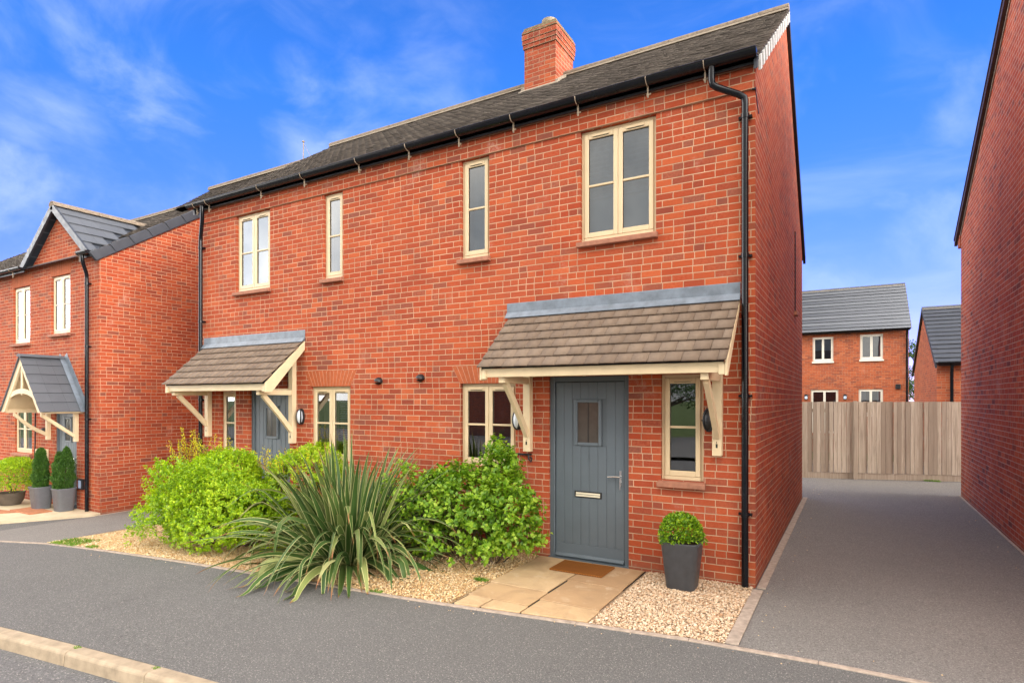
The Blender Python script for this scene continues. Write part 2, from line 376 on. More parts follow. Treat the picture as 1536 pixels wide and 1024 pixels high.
def mat_slab():
    n = NT('sandstone_slab'); r = n.island()
    c = n.ramp(r, (0, (.38,.235,.125)), (.5, (.47,.31,.165)), (1, (.54,.385,.22)))
    c = n.mix(n.mr(n.noise(2.6, 6, .65, dist=1.), .42, .75, 0, .75), c, (.30,.19,.105))
    c = n.mix(n.mr(n.noise(7, 6, .7, dist=.6), .55, .8, 0, .6), c, (.62,.50,.36))
    n.bump(n.noise(11, 6, .65), .006, .6); return n.fin(c, .8, .3)
M_slab = mat_slab()
M_slabc = plain('cream_slab', (.58,.47,.32), .85, .3, .15, 3, .003, 12)

def mat_mat():
    n = NT('coir_mat'); x, y, z = n.sep(n.tc.outputs['Object'])
    a = n.math('SINE', n.math('MULTIPLY', x, 330.)); b = n.math('SINE', n.math('MULTIPLY', y, 330.))
    g = n.math('MULTIPLY', a, b); c = n.mix(n.mr(g, -.6, .6), (.15,.050,.012), (.42,.150,.030))
    c = n.mix(n.math('MULTIPLY', n.noise(90, 3), .5), c, (.25,.10,.03))
    n.bump(g, .006, 1.); return n.fin(c, .95, .1)
M_mat = mat_mat()

def mat_fence():
    n = NT('weathered_fence_board'); r = n.island()
    v = n.mapping((34, 34, 1.6)); g = n.noise(1., 6, .65, vec=v, dist=.6)
    c = n.ramp(g, (.25, (.25,.195,.15)), (.5, (.50,.41,.32)), (.75, (.64,.55,.45)))
    c = n.mix(n.math('MULTIPLY', n.mr(r, .2, 1), .8), c, (.26,.195,.145))
    kn = n.mr(n.vor(5.5, vec=n.mapping((1, 1, .55))), 0, .055, 1, 0, True)
    c = n.mix(n.math('MULTIPLY', kn, .75), c, (.06,.038,.025))
    c = n.mix(n.mr(n.noise(.8, 4), .45, .75, 0, .35), c, (.34,.29,.235))
    n.bump(g, .004, .7); return n.fin(c, .85, .2)
M_fence = mat_fence()

def mat_leaf(name, cols, rough=.45, trans=.35, clump=2.5):
    n = NT(name); r = n.island(); N, L = n.N, n.L
    f = n.math('ADD', n.math('MULTIPLY', r, .6), n.mr(n.noise(clump, 3), .3, .7, 0, .4))
    c = n.ramp(f, *[(i/(len(cols)-1), k) for i, k in enumerate(cols)])
    n.fin(c, rough, .35)
    tr = N.new('ShaderNodeBsdfTranslucent'); hs = N.new('ShaderNodeHueSaturation'); hs.inputs['Value'].default_value = 1.5; hs.inputs['Saturation'].default_value = 1.1
    L.new(c, hs.inputs['Color']); L.new(hs.outputs[0], tr.inputs['Color'])
    mx = N.new('ShaderNodeMixShader'); mx.inputs[0].default_value = trans
    L.new(n.b.outputs[0], mx.inputs[1]); L.new(tr.outputs[0], mx.inputs[2]); L.new(mx.outputs[0], n.out.inputs['Surface']); return n.m
M_lime = mat_leaf('lime_leaf', [(.06,.15,.008), (.20,.36,.010), (.36,.50,.014), (.50,.60,.03)])
M_limeb = mat_leaf('yellow_shoot_leaf', [(.30,.38,.012), (.55,.50,.02), (.66,.42,.03)])
M_green = mat_leaf('green_leaf', [(.04,.11,.010), (.12,.25,.018), (.25,.40,.03), (.42,.54,.07)], .4)
M_box = mat_leaf('box_leaf', [(.015,.06,.005), (.08,.20,.010), (.24,.40,.015), (.42,.55,.03)], .4, .25, 14)
M_conif = mat_leaf('conifer_leaf', [(.02,.065,.010), (.05,.125,.018), (.10,.20,.03)], .5, .2, 7)
M_tree = mat_leaf('tree_leaf', [(.025,.055,.015), (.05,.095,.022), (.09,.14,.035)], .55, .3, .5)
M_grass = mat_leaf('grass_blade', [(.06,.14,.015), (.12,.25,.02), (.20,.33,.04)], .6, .3, 6)
def mat_phormium():
    n = NT('variegated_blade'); N, L = n.N, n.L; u = n.sep(n.tc.outputs['UV'])
    r = n.island(); a = n.math('ABSOLUTE', n.math('SUBTRACT', u[0], .5)); t = u[1]
    core = n.ramp(r, (0, (.026,.070,.014)), (.55, (.042,.095,.018)), (.80, (.085,.14,.034)), (.93, (.22,.26,.08)), (1, (.42,.42,.18)))
    streak = n.noise(1., 3, .6, vec=n.comb(n.math('MULTIPLY', u[0], 14.), n.math('MULTIPLY', r, 50.), n.math('MULTIPLY', t, .8)))
    core = n.mix(n.mr(streak, .45, .7, 0, .5), core, (.16,.22,.065))
    wd = n.mr(n.math('FRACT', n.math('MULTIPLY', r, 7.3)), 0, 1, .44, .34)
    edge = n.mr(a, wd, n.math('ADD', wd, .05))
    c = n.mix(n.math('MULTIPLY', edge, .72), core, (.60,.58,.26))
    tip = n.mr(n.math('ADD', t, n.math('MULTIPLY', r, .08)), .93, 1.02, 0, 1, True); c = n.mix(tip, c, (.28,.12,.05))
    base = n.mr(t, .0, .10, 1, 0, True); c = n.mix(n.math('MULTIPLY', base, .5), c, (.24,.12,.06))
    n.fin(c, .5, .28)
    tr = N.new('ShaderNodeBsdfTranslucent'); L.new(c, tr.inputs['Color'])
    mx = N.new('ShaderNodeMixShader'); mx.inputs[0].default_value = .22
    L.new(n.b.outputs[0], mx.inputs[1]); L.new(tr.outputs[0], mx.inputs[2]); L.new(mx.outputs[0], n.out.inputs['Surface']); return n.m
M_phor = mat_phormium()
M_ground = plain('grass_ground', (.07,.10,.03), .95, .1, .3, .8, .02, 20)

# ------------------------------------------------------------------ ground
def sheet(name, ylo, yhi, x0, x1, dz, mat, step=.25, kind='structure', zf=G, thick=0):
    m = MB(); n = max(2, int((x1-x0)/step)); xs = [x0+(x1-x0)*i/n for i in range(n+1)]
    fy = lambda f, x: f(x) if callable(f) else f
    for x in xs:
        m.v += [(x, fy(ylo, x), zf(x)+dz), (x, fy(yhi, x), zf(x)+dz)]
    for i in range(n): m.f.append((2*i, 2*i+2, 2*i+3, 2*i+1))
    o = m.build(name, mat)
    if kind: o['kind'] = kind
    return o
EDGE = [(-14, -2.62), (-10.6, -2.47), (-9.46, -2.345), (-7.2, -2.29), (-5.05, -2.20), (-3.0, -2.04), (-2.32, -1.955), (-1.07, -1.762), (.07, -1.60), (1.1, -1.585), (12, -1.5)]
def ed(x): return float(np.interp(x, [e[0] for e in EDGE], [e[1] for e in EDGE]))
def kb(x): return -3.95+.107*(x+2.85)       # back of the kerb
g = MB().quad((-700, -700, -.62), (700, -700, -.62), (700, 700, -.62), (-700, 700, -.62)).build('ground', M_ground); g['kind'] = 'structure'
sheet('road', lambda x: kb(x)-9.0, lambda x: kb(x)-.12, -45, 40, -.105, M_road, 1.)
sheet('pavement', lambda x: kb(x), 14.5, -45, 40, 0, M_pave, .5)
sheet('far_pavement', lambda x: kb(x)-20., lambda x: kb(x)-9.0, -45, 40, .0, M_pave, 1.)
sheet('driveway', lambda x: ed(x)+.03, lambda x: 9.75+.33*max(0, x-.8), .09, 2.665, .004, M_drive)
sheet('driveway_apron', 6.36, lambda x: 9.75, -1.6, .09, .004, M_drive)
sheet('driveway_corner', 8.1, lambda x: 9.75+.33*max(0, x-.8), 2.665, 3.6, .004, M_drive)
sheet('side_path', lambda x: ed(x)+.03, 9.0, -12.42, -9.49, .004, M_drive)
m = MB(); x = -40.0
rk = random.Random(3)
while x < 38:
    ln = .914; a, b = x+.004, x+ln-.004; dz = rk.uniform(-.002, .002)
    za, zb = G(a)+.004+dz, G(b)+.004+dz; ya, yb = kb(a), kb(b)
    prof = [(0, -.3), (0, 0), (-.098, -.002), (-.118, -.022), (-.125, -.105), (-.125, -.3)]
    o = len(m.v)
    for (xx, yy, zz) in ((a, ya, za), (b, yb, zb)):
        for p in prof: m.v.append((xx, yy+p[0], zz+p[1]))
    n_ = len(prof)
    m.f += [(o+i, o+i+1, o+n_+i+1, o+n_+i) for i in range(n_-1)]
    m.f += [tuple(o+i for i in range(n_))[::-1], tuple(o+n_+i for i in range(n_))]
    x += ln
m.build('kerb', M_kerb, bevel=.006)['kind'] = 'structure'
m = MB(); x = -14.0
while x < 9:                                # concrete edging strip behind the pavement
    a, b = x+.002, min(9, x+.913)
    m.add([(a, ed(a)-.02, G(a)+.012), (b, ed(b)-.02, G(b)+.012), (b, ed(b)+.03, G(b)+.012), (a, ed(a)+.03, G(a)+.012),
           (a, ed(a)-.02, G(a)-.1), (b, ed(b)-.02, G(b)-.1), (b, ed(b)+.03, G(b)-.1), (a, ed(a)+.03, G(a)-.1)],
          [(0,1,2,3), (0,4,5,1), (3,2,6,7), (0,3,7,4), (1,5,6,2)])
    x += .915
for i in range(2):                          # strip between pale gravel and drive
    y0 = -1.565+i*.75; m.box(-.015, y0+.003, -.1, .085, y0+.747, .014)
y = .0
while y < 6.3: m.box(.012, y+.003, -.1, .095, min(6.36, y+.91), .013); y += .914
y = -1.4
while y < 8.0: m.box(2.662, y+.003, -.1, 2.697, min(8.1, y+.91), .016); y += .914
m.box(-12.46, -.25, -.6, -12.36, 8, -.44)
m.build('edging', M_conc, bevel=.004)['kind'] = 'structure'

def stones(name, mat, mask, n, x0, x1, y0, y1, r0, r1):
    P = rng.uniform((x0, y0), (x1, y1), (n, 2)); k = np.array([mask(a, b) for a, b in P]); P = P[k]; n = len(P)
    o = np.array([(1,0,0),(0,1,0),(-1,0,0),(0,-1,0),(0,0,.75),(0,0,-.75)], float)
    F = np.array([(0,1,4),(1,2,4),(2,3,4),(3,0,4),(1,0,5),(2,1,5),(3,2,5),(0,3,5)])
    r = rng.uniform(r0, r1, (n, 1, 1))*(1+.6*(rng.random((n, 1, 1)) > .93)); A = rng.uniform(0, 6.28, n); c, s = np.cos(A), np.sin(A)
    V = o[None]*(1+rng.uniform(-.3, .3, (n, 6, 3)))+rng.uniform(-.18, .18, (n, 6, 3)); V = V*r*np.array([1.15, .85, .8])
    V = np.stack([V[..., 0]*c[:, None]-V[..., 1]*s[:, None], V[..., 0]*s[:, None]+V[..., 1]*c[:, None], V[..., 2]], -1)
    z = np.array([G(a) for a in P[:, 0]])+.012+rng.uniform(-.004, .007, n)
    V = V+np.stack([P[:, 0], P[:, 1], z], -1)[:, None]
    ob = np_mesh(name, V.reshape(-1, 3), (F[None]+6*np.arange(n)[:, None, None]).reshape(-1, 3), mat)
    ob['kind'] = 'stuff'; return ob
def in1(x, y): return y > ed(x)+.035 and x > -9.46+.22*(y+2.34) and (x < -2.46) or (y > ed(x)+.035 and -2.5 < x < -2.43+.05*(y+1.9) and y < -.2)
sheet('golden_gravel_bed', lambda x: ed(x)+.03, 0.0, -9.46, -2.40, .006, M_grav1, kind='stuff')
sheet('pale_gravel_bed', lambda x: ed(x)+.03, 0.0, -1.13, -.013, .006, M_grav2, kind='stuff')
stones('golden_gravel', M_st1, in1, 62000, -9.5, -2.42, -2.4, -.01, .007, .013)
stones('pale_gravel', M_st2, lambda x, y: y > ed(x)+.035, 9500, -1.09, -.02, -1.75, -.01, .008, .014)

def grit():
    n = 70; P = []
    for i in range(n):
        x = rng.uniform(-9, 2.4); e = abs(rng.normal())*.12+.03; P.append((x, ed(x)-e if x < .1 or rng.random() < .5 else ed(x)+e, G(x)+.006))
    for i in range(60): x = abs(rng.normal())*.12+.11; y = rng.uniform(-1.5, 8); P.append((x if rng.random() < .6 else 2.63-x*.8, y, .008))
    P = np.array(P); n = len(P); o = np.array([(1,0,0),(0,1,0),(-1,0,0),(0,-1,0),(0,0,.6),(0,0,-.6)], float); F = np.array([(0,1,4),(1,2,4),(2,3,4),(3,0,4),(1,0,5),(2,1,5),(3,2,5),(0,3,5)])
    V = o[None]*(1+rng.uniform(-.4, .4, (n, 6, 3)))*rng.uniform(.003, .008, (n, 1, 1))+P[:, None]
    np_mesh('loose_grit', V.reshape(-1, 3), (F[None]+6*np.arange(n)[:, None, None]).reshape(-1, 3), M_st1)['kind'] = 'stuff'
grit()
# sandstone patio: slabs with dark open joints
m = MB(); pat = [(-2.42, -.215, -1.12, -.035)]
def slab(x0, y0, x1, y1, j=0):
    g_ = .008; dz = random.uniform(-.002, .002)
    m.v_ = None
    P = [(x0+g_, y0+g_), (x1-g_, y0+g_), (x1-g_, y1-g_), (x0+g_, y1-g_)]
    P = [(a, max(b, ed(a)+.036)) for a, b in P]
    m.add([(a, b, .0) for a, b in P]+[(a, b, .026+dz) for a, b in P], [(4,5,6,7), (0,1,5,4), (1,2,6,5), (2,3,7,6), (3,0,4,7)])
slab(-2.42, -1.22, -1.745, -.045); slab(-2.40, -1.655, -1.725, -1.22); slab(-2.37, -2.05, -2.10, -1.655); slab(-2.10, -2.05, -1.71, -1.655)
slab(-1.745, -.78, -1.125, -.045); slab(-1.725, -1.445, -1.115, -.78); slab(-1.71, -2.0, -1.10, -1.445)
o = m.build('patio', M_slab, bevel=.004); o['kind'] = 'structure'
sheet('patio_bed', lambda x: ed(x)+.03 if x > -2.30 else -1.70, -.04, -2.385, -1.12, .010, M_gap, kind='structure')
m = MB()
zf = -.405
m.prism([(-12.44, -.2), (-12.44, -.33), (-13.18, -1.58), (-13.6, -2.1), (-22, -2.3), (-22, -.2)][::-1], 'z', zf-.15, zf)
m.build('forecourt_paving', M_slabc)['kind'] = 'structure'
m = MB()
m.prism([(-13.9, -.98), (-14.9, -1.10), (-15.6, -1.75), (-14.3, -1.55)], 'z', zf, zf+.006)
m.build('terracotta_path', M_terr)['kind'] = 'structure'

# ------------------------------------------------------------------ building kit
def wall_with_holes(m, x0, x1, z0, z1, y, holes, depth=.11, facing=-1):
    """front wall in the plane y with rectangular holes and reveals going back by depth"""
    xs = sorted(set([x0, x1]+[h[0] for h in holes]+[h[1] for h in holes])); zs = sorted(set([z0, z1]+[h[2] for h in holes]+[h[3] for h in holes]))
    for i in range(len(xs)-1):
        for k in range(len(zs)-1):
            cx, cz = (xs[i]+xs[i+1])/2, (zs[k]+zs[k+1])/2
            if any(h[0] < cx < h[1] and h[2] < cz < h[3] for h in holes): continue
            m.quad((xs[i], y, zs[k]), (xs[i+1], y, zs[k]), (xs[i+1], y, zs[k+1]), (xs[i], y, zs[k+1]))
    for a, b, c, d in holes:
        e = y+depth
        m.quad((a, y, c), (a, e, c), (a, e, d), (a, y, d)); m.quad((b, y, c), (b, y, d), (b, e, d), (b, e, c))
        m.quad((a, y, d), (a, e, d), (b, e, d), (b, y, d)); m.quad((a, y, c), (b, y, c), (b, e, c), (a, e, c))

def tiles(name, mat, parent, O, U, S, L, H, gauge, tw, th=.014, jit=.004, lift=.022, stagger=.5, overlap=1.35, seed=1, cut=None):
    """tiles on a slope: O lower-left corner, U along the eave, S up the slope; every tile a small tilted slab"""
    r = random.Random(seed); O, U, S = Vector(O), Vector(U).normalized(), Vector(S).normalized(); Nn = U.cross(S)
    if Nn.z < 0: Nn = -Nn
    rows = int(math.ceil(H/gauge)); V = []; F = []
    for i in range(rows):
        s0 = i*gauge; s1 = min(H, s0+gauge*overlap); off = (i % 2)*stagger*tw
        u = -off
        while u < L-1e-4:
            a, b = max(0, u)+.0018, min(L, u+tw)-.0018; u += tw
            if b-a < .015: continue
            if cut and cut((a+b)/2, s0+gauge*.5): continue
            j1, j2 = r.uniform(-jit, jit), r.uniform(-jit*.8, jit*.8); k = r.uniform(-jit, jit)*.6
            lo = lift+j1; p = []
            for (uu, ss, hh) in ((a, s0+k, lo), (b, s0+k, lo+j2), (b, s1, .004), (a, s1, .004)):
                q = O+U*uu+S*ss+Nn*hh; p.append(q)
            o = len(V); V += [tuple(q-Nn*th) for q in p]+[tuple(q) for q in p]
            F += [(o,o+3,o+2,o+1),(o+4,o+5,o+6,o+7),(o,o+1,o+5,o+4),(o+1,o+2,o+6,o+5),(o+2,o+3,o+7,o+6),(o+3,o,o+4,o+7)]
    return np_mesh(name, V, F, mat, parent)

def curtain(m, x0, x1, z0, z1, y, amp=.015, wl=.09, n=40):
    o = len(m.v)
    for i in range(n+1):
        x = x0+(x1-x0)*i/n; yy = y+amp*math.sin(x*2*math.pi/wl)+amp*.4*math.sin(x*17+z0)
        m.v += [(x, yy, z0), (x, yy, z1)]
    for i in range(n): m.f.append((o+2*i, o+2*i+2, o+2*i+3, o+2*i+1))

def window(P, x0, x1, z0, z1, y=0., ns=2, bars=1, sill=True, inside='room', vent=True, rec=.045, frame_m=None, bar_z=.5, fw=.036, sw=.052, sillmat=None, silldrop=.075, simple=False, label=None):
    fm = frame_m or M_cream; yf = y+rec; m = MB()
    d = .07
    m.box(x0, yf, z0, x0+fw, yf+d, z1); m.box(x1-fw, yf, z0, x1, yf+d, z1)
    m.box(x0+fw, yf, z1-fw, x1-fw, yf+d, z1); m.box(x0+fw, yf-.012, z0, x1-fw, yf+d, z0+fw*1.1)
    if ns == 2 and not simple: m.box((x0+x1)/2-.012, yf, z0+fw*1.1, (x0+x1)/2+.012, yf+d, z1-fw)
    w = m.build('window', fm, P, bevel=0 if simple else .004)
    if label: w['label'] = label
    ix0, ix1, iz0, iz1 = x0+fw+.002, x1-fw-.002, z0+fw*1.1+.002, z1-fw-.002
    spans = [(ix0, ix1)] if ns == 1 else [(ix0, (x0+x1)/2-.003), ((x0+x1)/2+.003, ix1)]
    for a, b in spans:
        m = MB(); ys = yf-.014
        m.box(a, ys, iz0, a+sw, ys+.05, iz1); m.box(b-sw, ys, iz0, b, ys+.05, iz1)
        m.box(a+sw, ys, iz1-sw*1.15, b-sw, ys+.05, iz1); m.box(a+sw, ys, iz0, b-sw, ys+.05, iz0+sw*1.15)
        gz0, gz1 = iz0+sw*1.15, iz1-sw*1.15
        if bars: zz = gz0+(gz1-gz0)*bar_z; m.box(a+sw, ys+.006, zz-.013, b-sw, ys+.032, zz+.013)
        m.build('sash', fm, w, bevel=0 if simple else .005)
        MB().quad((a+sw-.004, ys+.024, gz0-.004), (b-sw+.004, ys+.024, gz0-.004), (b-sw+.004, ys+.024, gz1+.004), (a+sw-.004, ys+.024, gz1+.004)).build('pane', M_glass, w)
        if not simple:      # rubber bead round the glass
            m = MB(); t = .005; e = ys+.0215
            m.box(a+sw, e-.004, gz0, a+sw+t, e, gz1); m.box(b-sw-t, e-.004, gz0, b-sw, e, gz1); m.box(a+sw+t, e-.004, gz0, b-sw-t, e, gz0+t); m.box(a+sw+t, e-.004, gz1-t, b-sw-t, e, gz1)
            m.build('glazing_bead', M_blackm, w)
        if vent and not simple:
            c = (a+b)/2; l = min(.11, (b-a)*.27)
            m = MB().box(c-l, ys-.011, iz1-.040, c+l, ys-.0005, iz1-.020); m.build('trickle_vent', fm, w, bevel=.003)
            MB().box(c-l*.85, ys-.006, iz1-.045, c+l*.85, ys-.0008, iz1-.0405).build('vent_slot', M_gap, w)
    if not simple and ns == 2:
        c = (x0+x1)/2
    if sill:
        m = MB(); yb = yf-.004
        m.add([(x0-.03, y-.07, z0-silldrop), (x1+.03, y-.07, z0-silldrop), (x1+.02, yb, z0-silldrop), (x0-.02, yb, z0-silldrop),
               (x0-.03, y-.07, z0-.018), (x1+.03, y-.07, z0-.018), (x1+.02, yb, z0-.003), (x0-.02, yb, z0-.003)],
              [(0,3,2,1),(4,5,6,7),(0,1,5,4),(1,2,6,5),(2,3,7,6),(3,0,4,7)])
        m.build('sill', sillmat or M_sill, w, bevel=.005)
    # the room behind the glass
    D = 1.5 if not simple else .6; yb = yf+d+.002; m = MB()
    m.quad((x0-.3, yb+D, z0-.5), (x1+.3, yb+D, z0-.5), (x1+.3, yb+D, z1+.2), (x0-.3, yb+D, z1+.2))
    m.quad((x0-.3, yb, z0-.5), (x0-.3, yb+D, z0-.5), (x0-.3, yb+D, z1+.2), (x0-.3, yb, z1+.2)); m.quad((x1+.3, yb, z0-.5), (x1+.3, yb, z1+.2), (x1+.3, yb+D, z1+.2), (x1+.3, yb+D, z0-.5))
    m.quad((x0-.3, yb, z1+.2), (x0-.3, yb+D, z1+.2), (x1+.3, yb+D, z1+.2), (x1+.3, yb, z1+.2)); m.quad((x0-.3, yb, z0-.5), (x1+.3, yb, z0-.5), (x1+.3, yb+D, z0-.5), (x0-.3, yb+D, z0-.5))
    for q in ((x0-.3, x0+.01, z0-.5, z1+.2), (x1-.01, x1+.3, z0-.5, z1+.2), (x0+.01, x1-.01, z1-.01, z1+.2), (x0+.01, x1-.01, z0-.5, z0+.01)):
        m.quad((q[0], yb, q[2]), (q[1], yb, q[2]), (q[1], yb, q[3]), (q[0], yb, q[3]))
    m.build('room', M_room, w)
    if inside == 'blind': MB().box(x0+.02, yb+.03, z0+.02, x1-.02, yb+.034, z1-.02).build('blind', M_blind, w)
    if inside == 'blind':
        m = MB(); zz = z1-.06; k = 0
        while zz > z0+(z1-z0)*.42:
            yy = yb+.012; m.quad((x0+.03, yy, zz), (x1-.03, yy, zz), (x1-.03, yy+.014, zz-.030), (x0+.03, yy+.014, zz-.030)); m.quad((x0+.03, yy+.014, zz-.030), (x1-.03, yy+.014, zz-.030), (x1-.03, yy, zz-.060), (x0+.03, yy, zz-.060)); zz -= .06
        m.build('pleated_blind', M_curt, w)
    if inside == 'half': MB().box(x0+.02, yb+.03, z0+(z1-z0)*.45, x1-.02, yb+.034, z1-.02).build('blind', M_blind, w)
    if inside == 'net':
        m = MB(); curtain(m, x0+.02, x1-.02, z0+.02, z1-.02, yb+.07); m.build('net_curtain', M_curt, w, smooth=True)
    if inside == 'sides':
        m = MB(); curtain(m, x0+.02, x0+(x1-x0)*.30, z0+.02, z1-.02, yb+.08, .02, .07, 24); curtain(m, x1-(x1-x0)*.24, x1-.02, z0+.02, z1-.02, yb+.08, .02, .07, 24)
        m.build('curtain', M_curt, w, smooth=True)
    if inside == 'slats':
        m = MB(); c = (x0+x1)/2
        curtain(m, x0+.02, c-.05, z0+.02, z1-.02, yb+.12, .02, .08, 24); m.build('curtain', plain('tan_curtain', (.30,.24,.17), .9, .1, .2, 6), w, smooth=True)
        m = MB(); zz = z0+.25
        while zz < z1-.02: m.obox((c+.02, yb+.05, zz), (x1-c-.04, 0, 0), (0, .035, .016), (0, -.001, .002)); zz += .035
        m.build('venetian_blind', M_blind, w)
    if inside == 'panel':
        m = MB(); m.box(x0+.02, yb+.25, z0+.0, x1-.02, yb+.27, z0+(z1-z0)*.42); m.build('furniture', M_dark, w)
    return w

def arch(P, xa, xb, z0, z1, splay, y=0., n=14, mat=None):
    m = MB(); o = MB(); yy = y-.004
    o.quad((xa, yy+.002, z0), (xb, yy+.002, z0), (xb+splay, yy+.002, z1), (xa-splay, yy+.002, z1)); o.build('lintel_mortar', M_mortar, None) if False else None
    for i in range(n):
        f = lambda t, top: (xa-splay*top)+(xb-xa+2*splay*top)*t
        a, b = (i+.05)/n, (i+.95)/n
        m.add([(f(a,0), yy, z0), (f(b,0), yy, z0), (f(b,1), yy, z1), (f(a,1), yy, z1), (f(a,0), y+.03, z0), (f(b,0), y+.03, z0), (f(b,1), y+.03, z1), (f(a,1), y+.03, z1)],
              [(0,1,2,3), (0,4,5,1), (1,5,6,2), (2,6,7,3), (3,7,4,0)])
    a = m.build('arch', mat or M_lintel, P); o2 = MB()
    o2.quad((xa, y-.0022, z0+.001), (xb, y-.0022, z0+.001), (xb+splay, y-.0022, z1), (xa-splay, y-.0022, z1)); o2.build('arch_mortar', M_mortar, a); return a

def gutter(P, x0, x1, y, z, r=.068, clips=(), fascia=True, ends=True):
    m = MB(); n = 12
    prof = [(y+r*math.cos(t), z+r*math.sin(t)) for t in [math.pi+math.pi*i/n for i in range(n+1)]]
    prof += [(a, b) for a, b in [(y+(r-.004)*math.cos(t), z+(r-.004)*math.sin(t)) for t in [2*math.pi-math.pi*i/n for i in range(n+1)]]]
    m.prism(prof, 'x', x0, x1)
    for e in ((x0-.004, x0), (x1, x1+.004)): m.prism([(y+r*math.cos(t), z+r*math.sin(t)) for t in [math.pi+math.pi*i/n for i in range(n+1)]], 'x', *e)
    m.tube([(x0, y-r, z), (x1, y-r, z)], .006, 6)
    gt = m.build('gutter', M_black, P, smooth='auto')
    if fascia: MB().box(x0+.02, y+r+.001, z-.10, x1-.02, y+r+.022, z+.03).build('fascia', M_blackm, gt)
    for c in clips:
        m = MB(); pts = []
        for i in range(9):
            t = math.pi+math.pi*.5*i/8*1.35; pts.append((c, y+(r+.006)*math.cos(t), z+(r+.006)*math.sin(t)))
        pts = [(c, y-r-.003, z-.004)]+pts[1:]; m.tube(pts, .0055, 6)
        m.obox((c-.008, y+.02, z-.19), (.016, 0, 0), (0, .012, 0), (0, -.005, .13)); m.obox((c-.022, y+.035, z-.155), (.05, 0, 0), (0, .01, 0), (0, .0, .018))
        m.build('gutter_clip', M_clip, gt)
    return gt

def downpipe(P, pts, r=.034, joints=(), mat=None):
    m = MB(); m.tube(pts, r, 14); p = m.build('downpipe', mat or M_black, P, smooth='auto')
    for (x, y, z) in joints:
        m = MB(); m.tube([(x, y, z-.022), (x, y, z+.022)], r+.006, 14); m.box(x-.065, y+.012, z-.012, x+.065, y+r+.03, z+.012)
        m.build('pipe_bracket', M_black, p, smooth='auto')
    return p

def oval_light(P, x, z, y=0., label=None, lens=True):
    def ell(m, a, b, d, y0, n=20, k=6):
        o = len(m.v)
        for i in range(k+1):
            t = math.pi/2*i/k
            for j in range(n):
                q = 2*math.pi*j/n; m.v.append((x+a*math.cos(t)*math.cos(q), y0-d*math.sin(t), z+b*math.cos(t)*math.sin(q)))
        for i in range(k):
            for j in range(n): m.f.append((o+i*n+j, o+i*n+(j+1) % n, o+(i+1)*n+(j+1) % n, o+(i+1)*n+j))
    m = MB(); m.prism([(x+.062*math.cos(2*math.pi*j/20), z+.125*math.sin(2*math.pi*j/20)) for j in range(20)], 'y', y-.035, y); 
    m.box(x-.066, y-.075, z-.012, x+.066, y-.035, z+.0) if not lens else None
    for a in (-1, 1): m.tube([(x+a*.046*math.cos(t), y-.036-.030*math.cos(t), z+.116*math.sin(t)) for t in [math.pi*(-.5+i/10) for i in range(11)]], .013, 6)
    w = m.build('wall_light', M_blackm, P, smooth='auto')
    m = MB(); ell(m, .050, .112, .058, y-.034); m.build('light_lens', plain('frosted_lens', (.62,.66,.72), .12, .6, .03) if lens else M_blackm, w, smooth=True)
    return w

def cowl(P, x, z, y=0.):
    m = MB(); n = 14; k = 7; o = 0; s = .062
    for i in range(k+1):
        t = math.pi/2*i/k
        for j in range(n+1):
            q = math.pi*j/n - .15
            m.v.append((x+s*1.05*math.cos(q)*math.cos(t)-.0, y-.085*math.sin(t)-.002, z+s*1.0*math.sin(q)*math.cos(t)+.0))
    for i in range(k):
        for j in range(n): a = i*(n+1)+j; m.f.append((a, a+1, a+n+2, a+n+1))
    m.add([(x-.064, y-.002, z-.01), (x+.064, y-.002, z-.01), (x+.02, y-.085, z-.028), (x-.02, y-.09, z-.026), (x, y-.01, z-.055)], [(0,1,4), (1,2,4), (2,3,4), (3,0,4)])
    return m.build('vent_cowl', M_blackm, P, smooth=True)

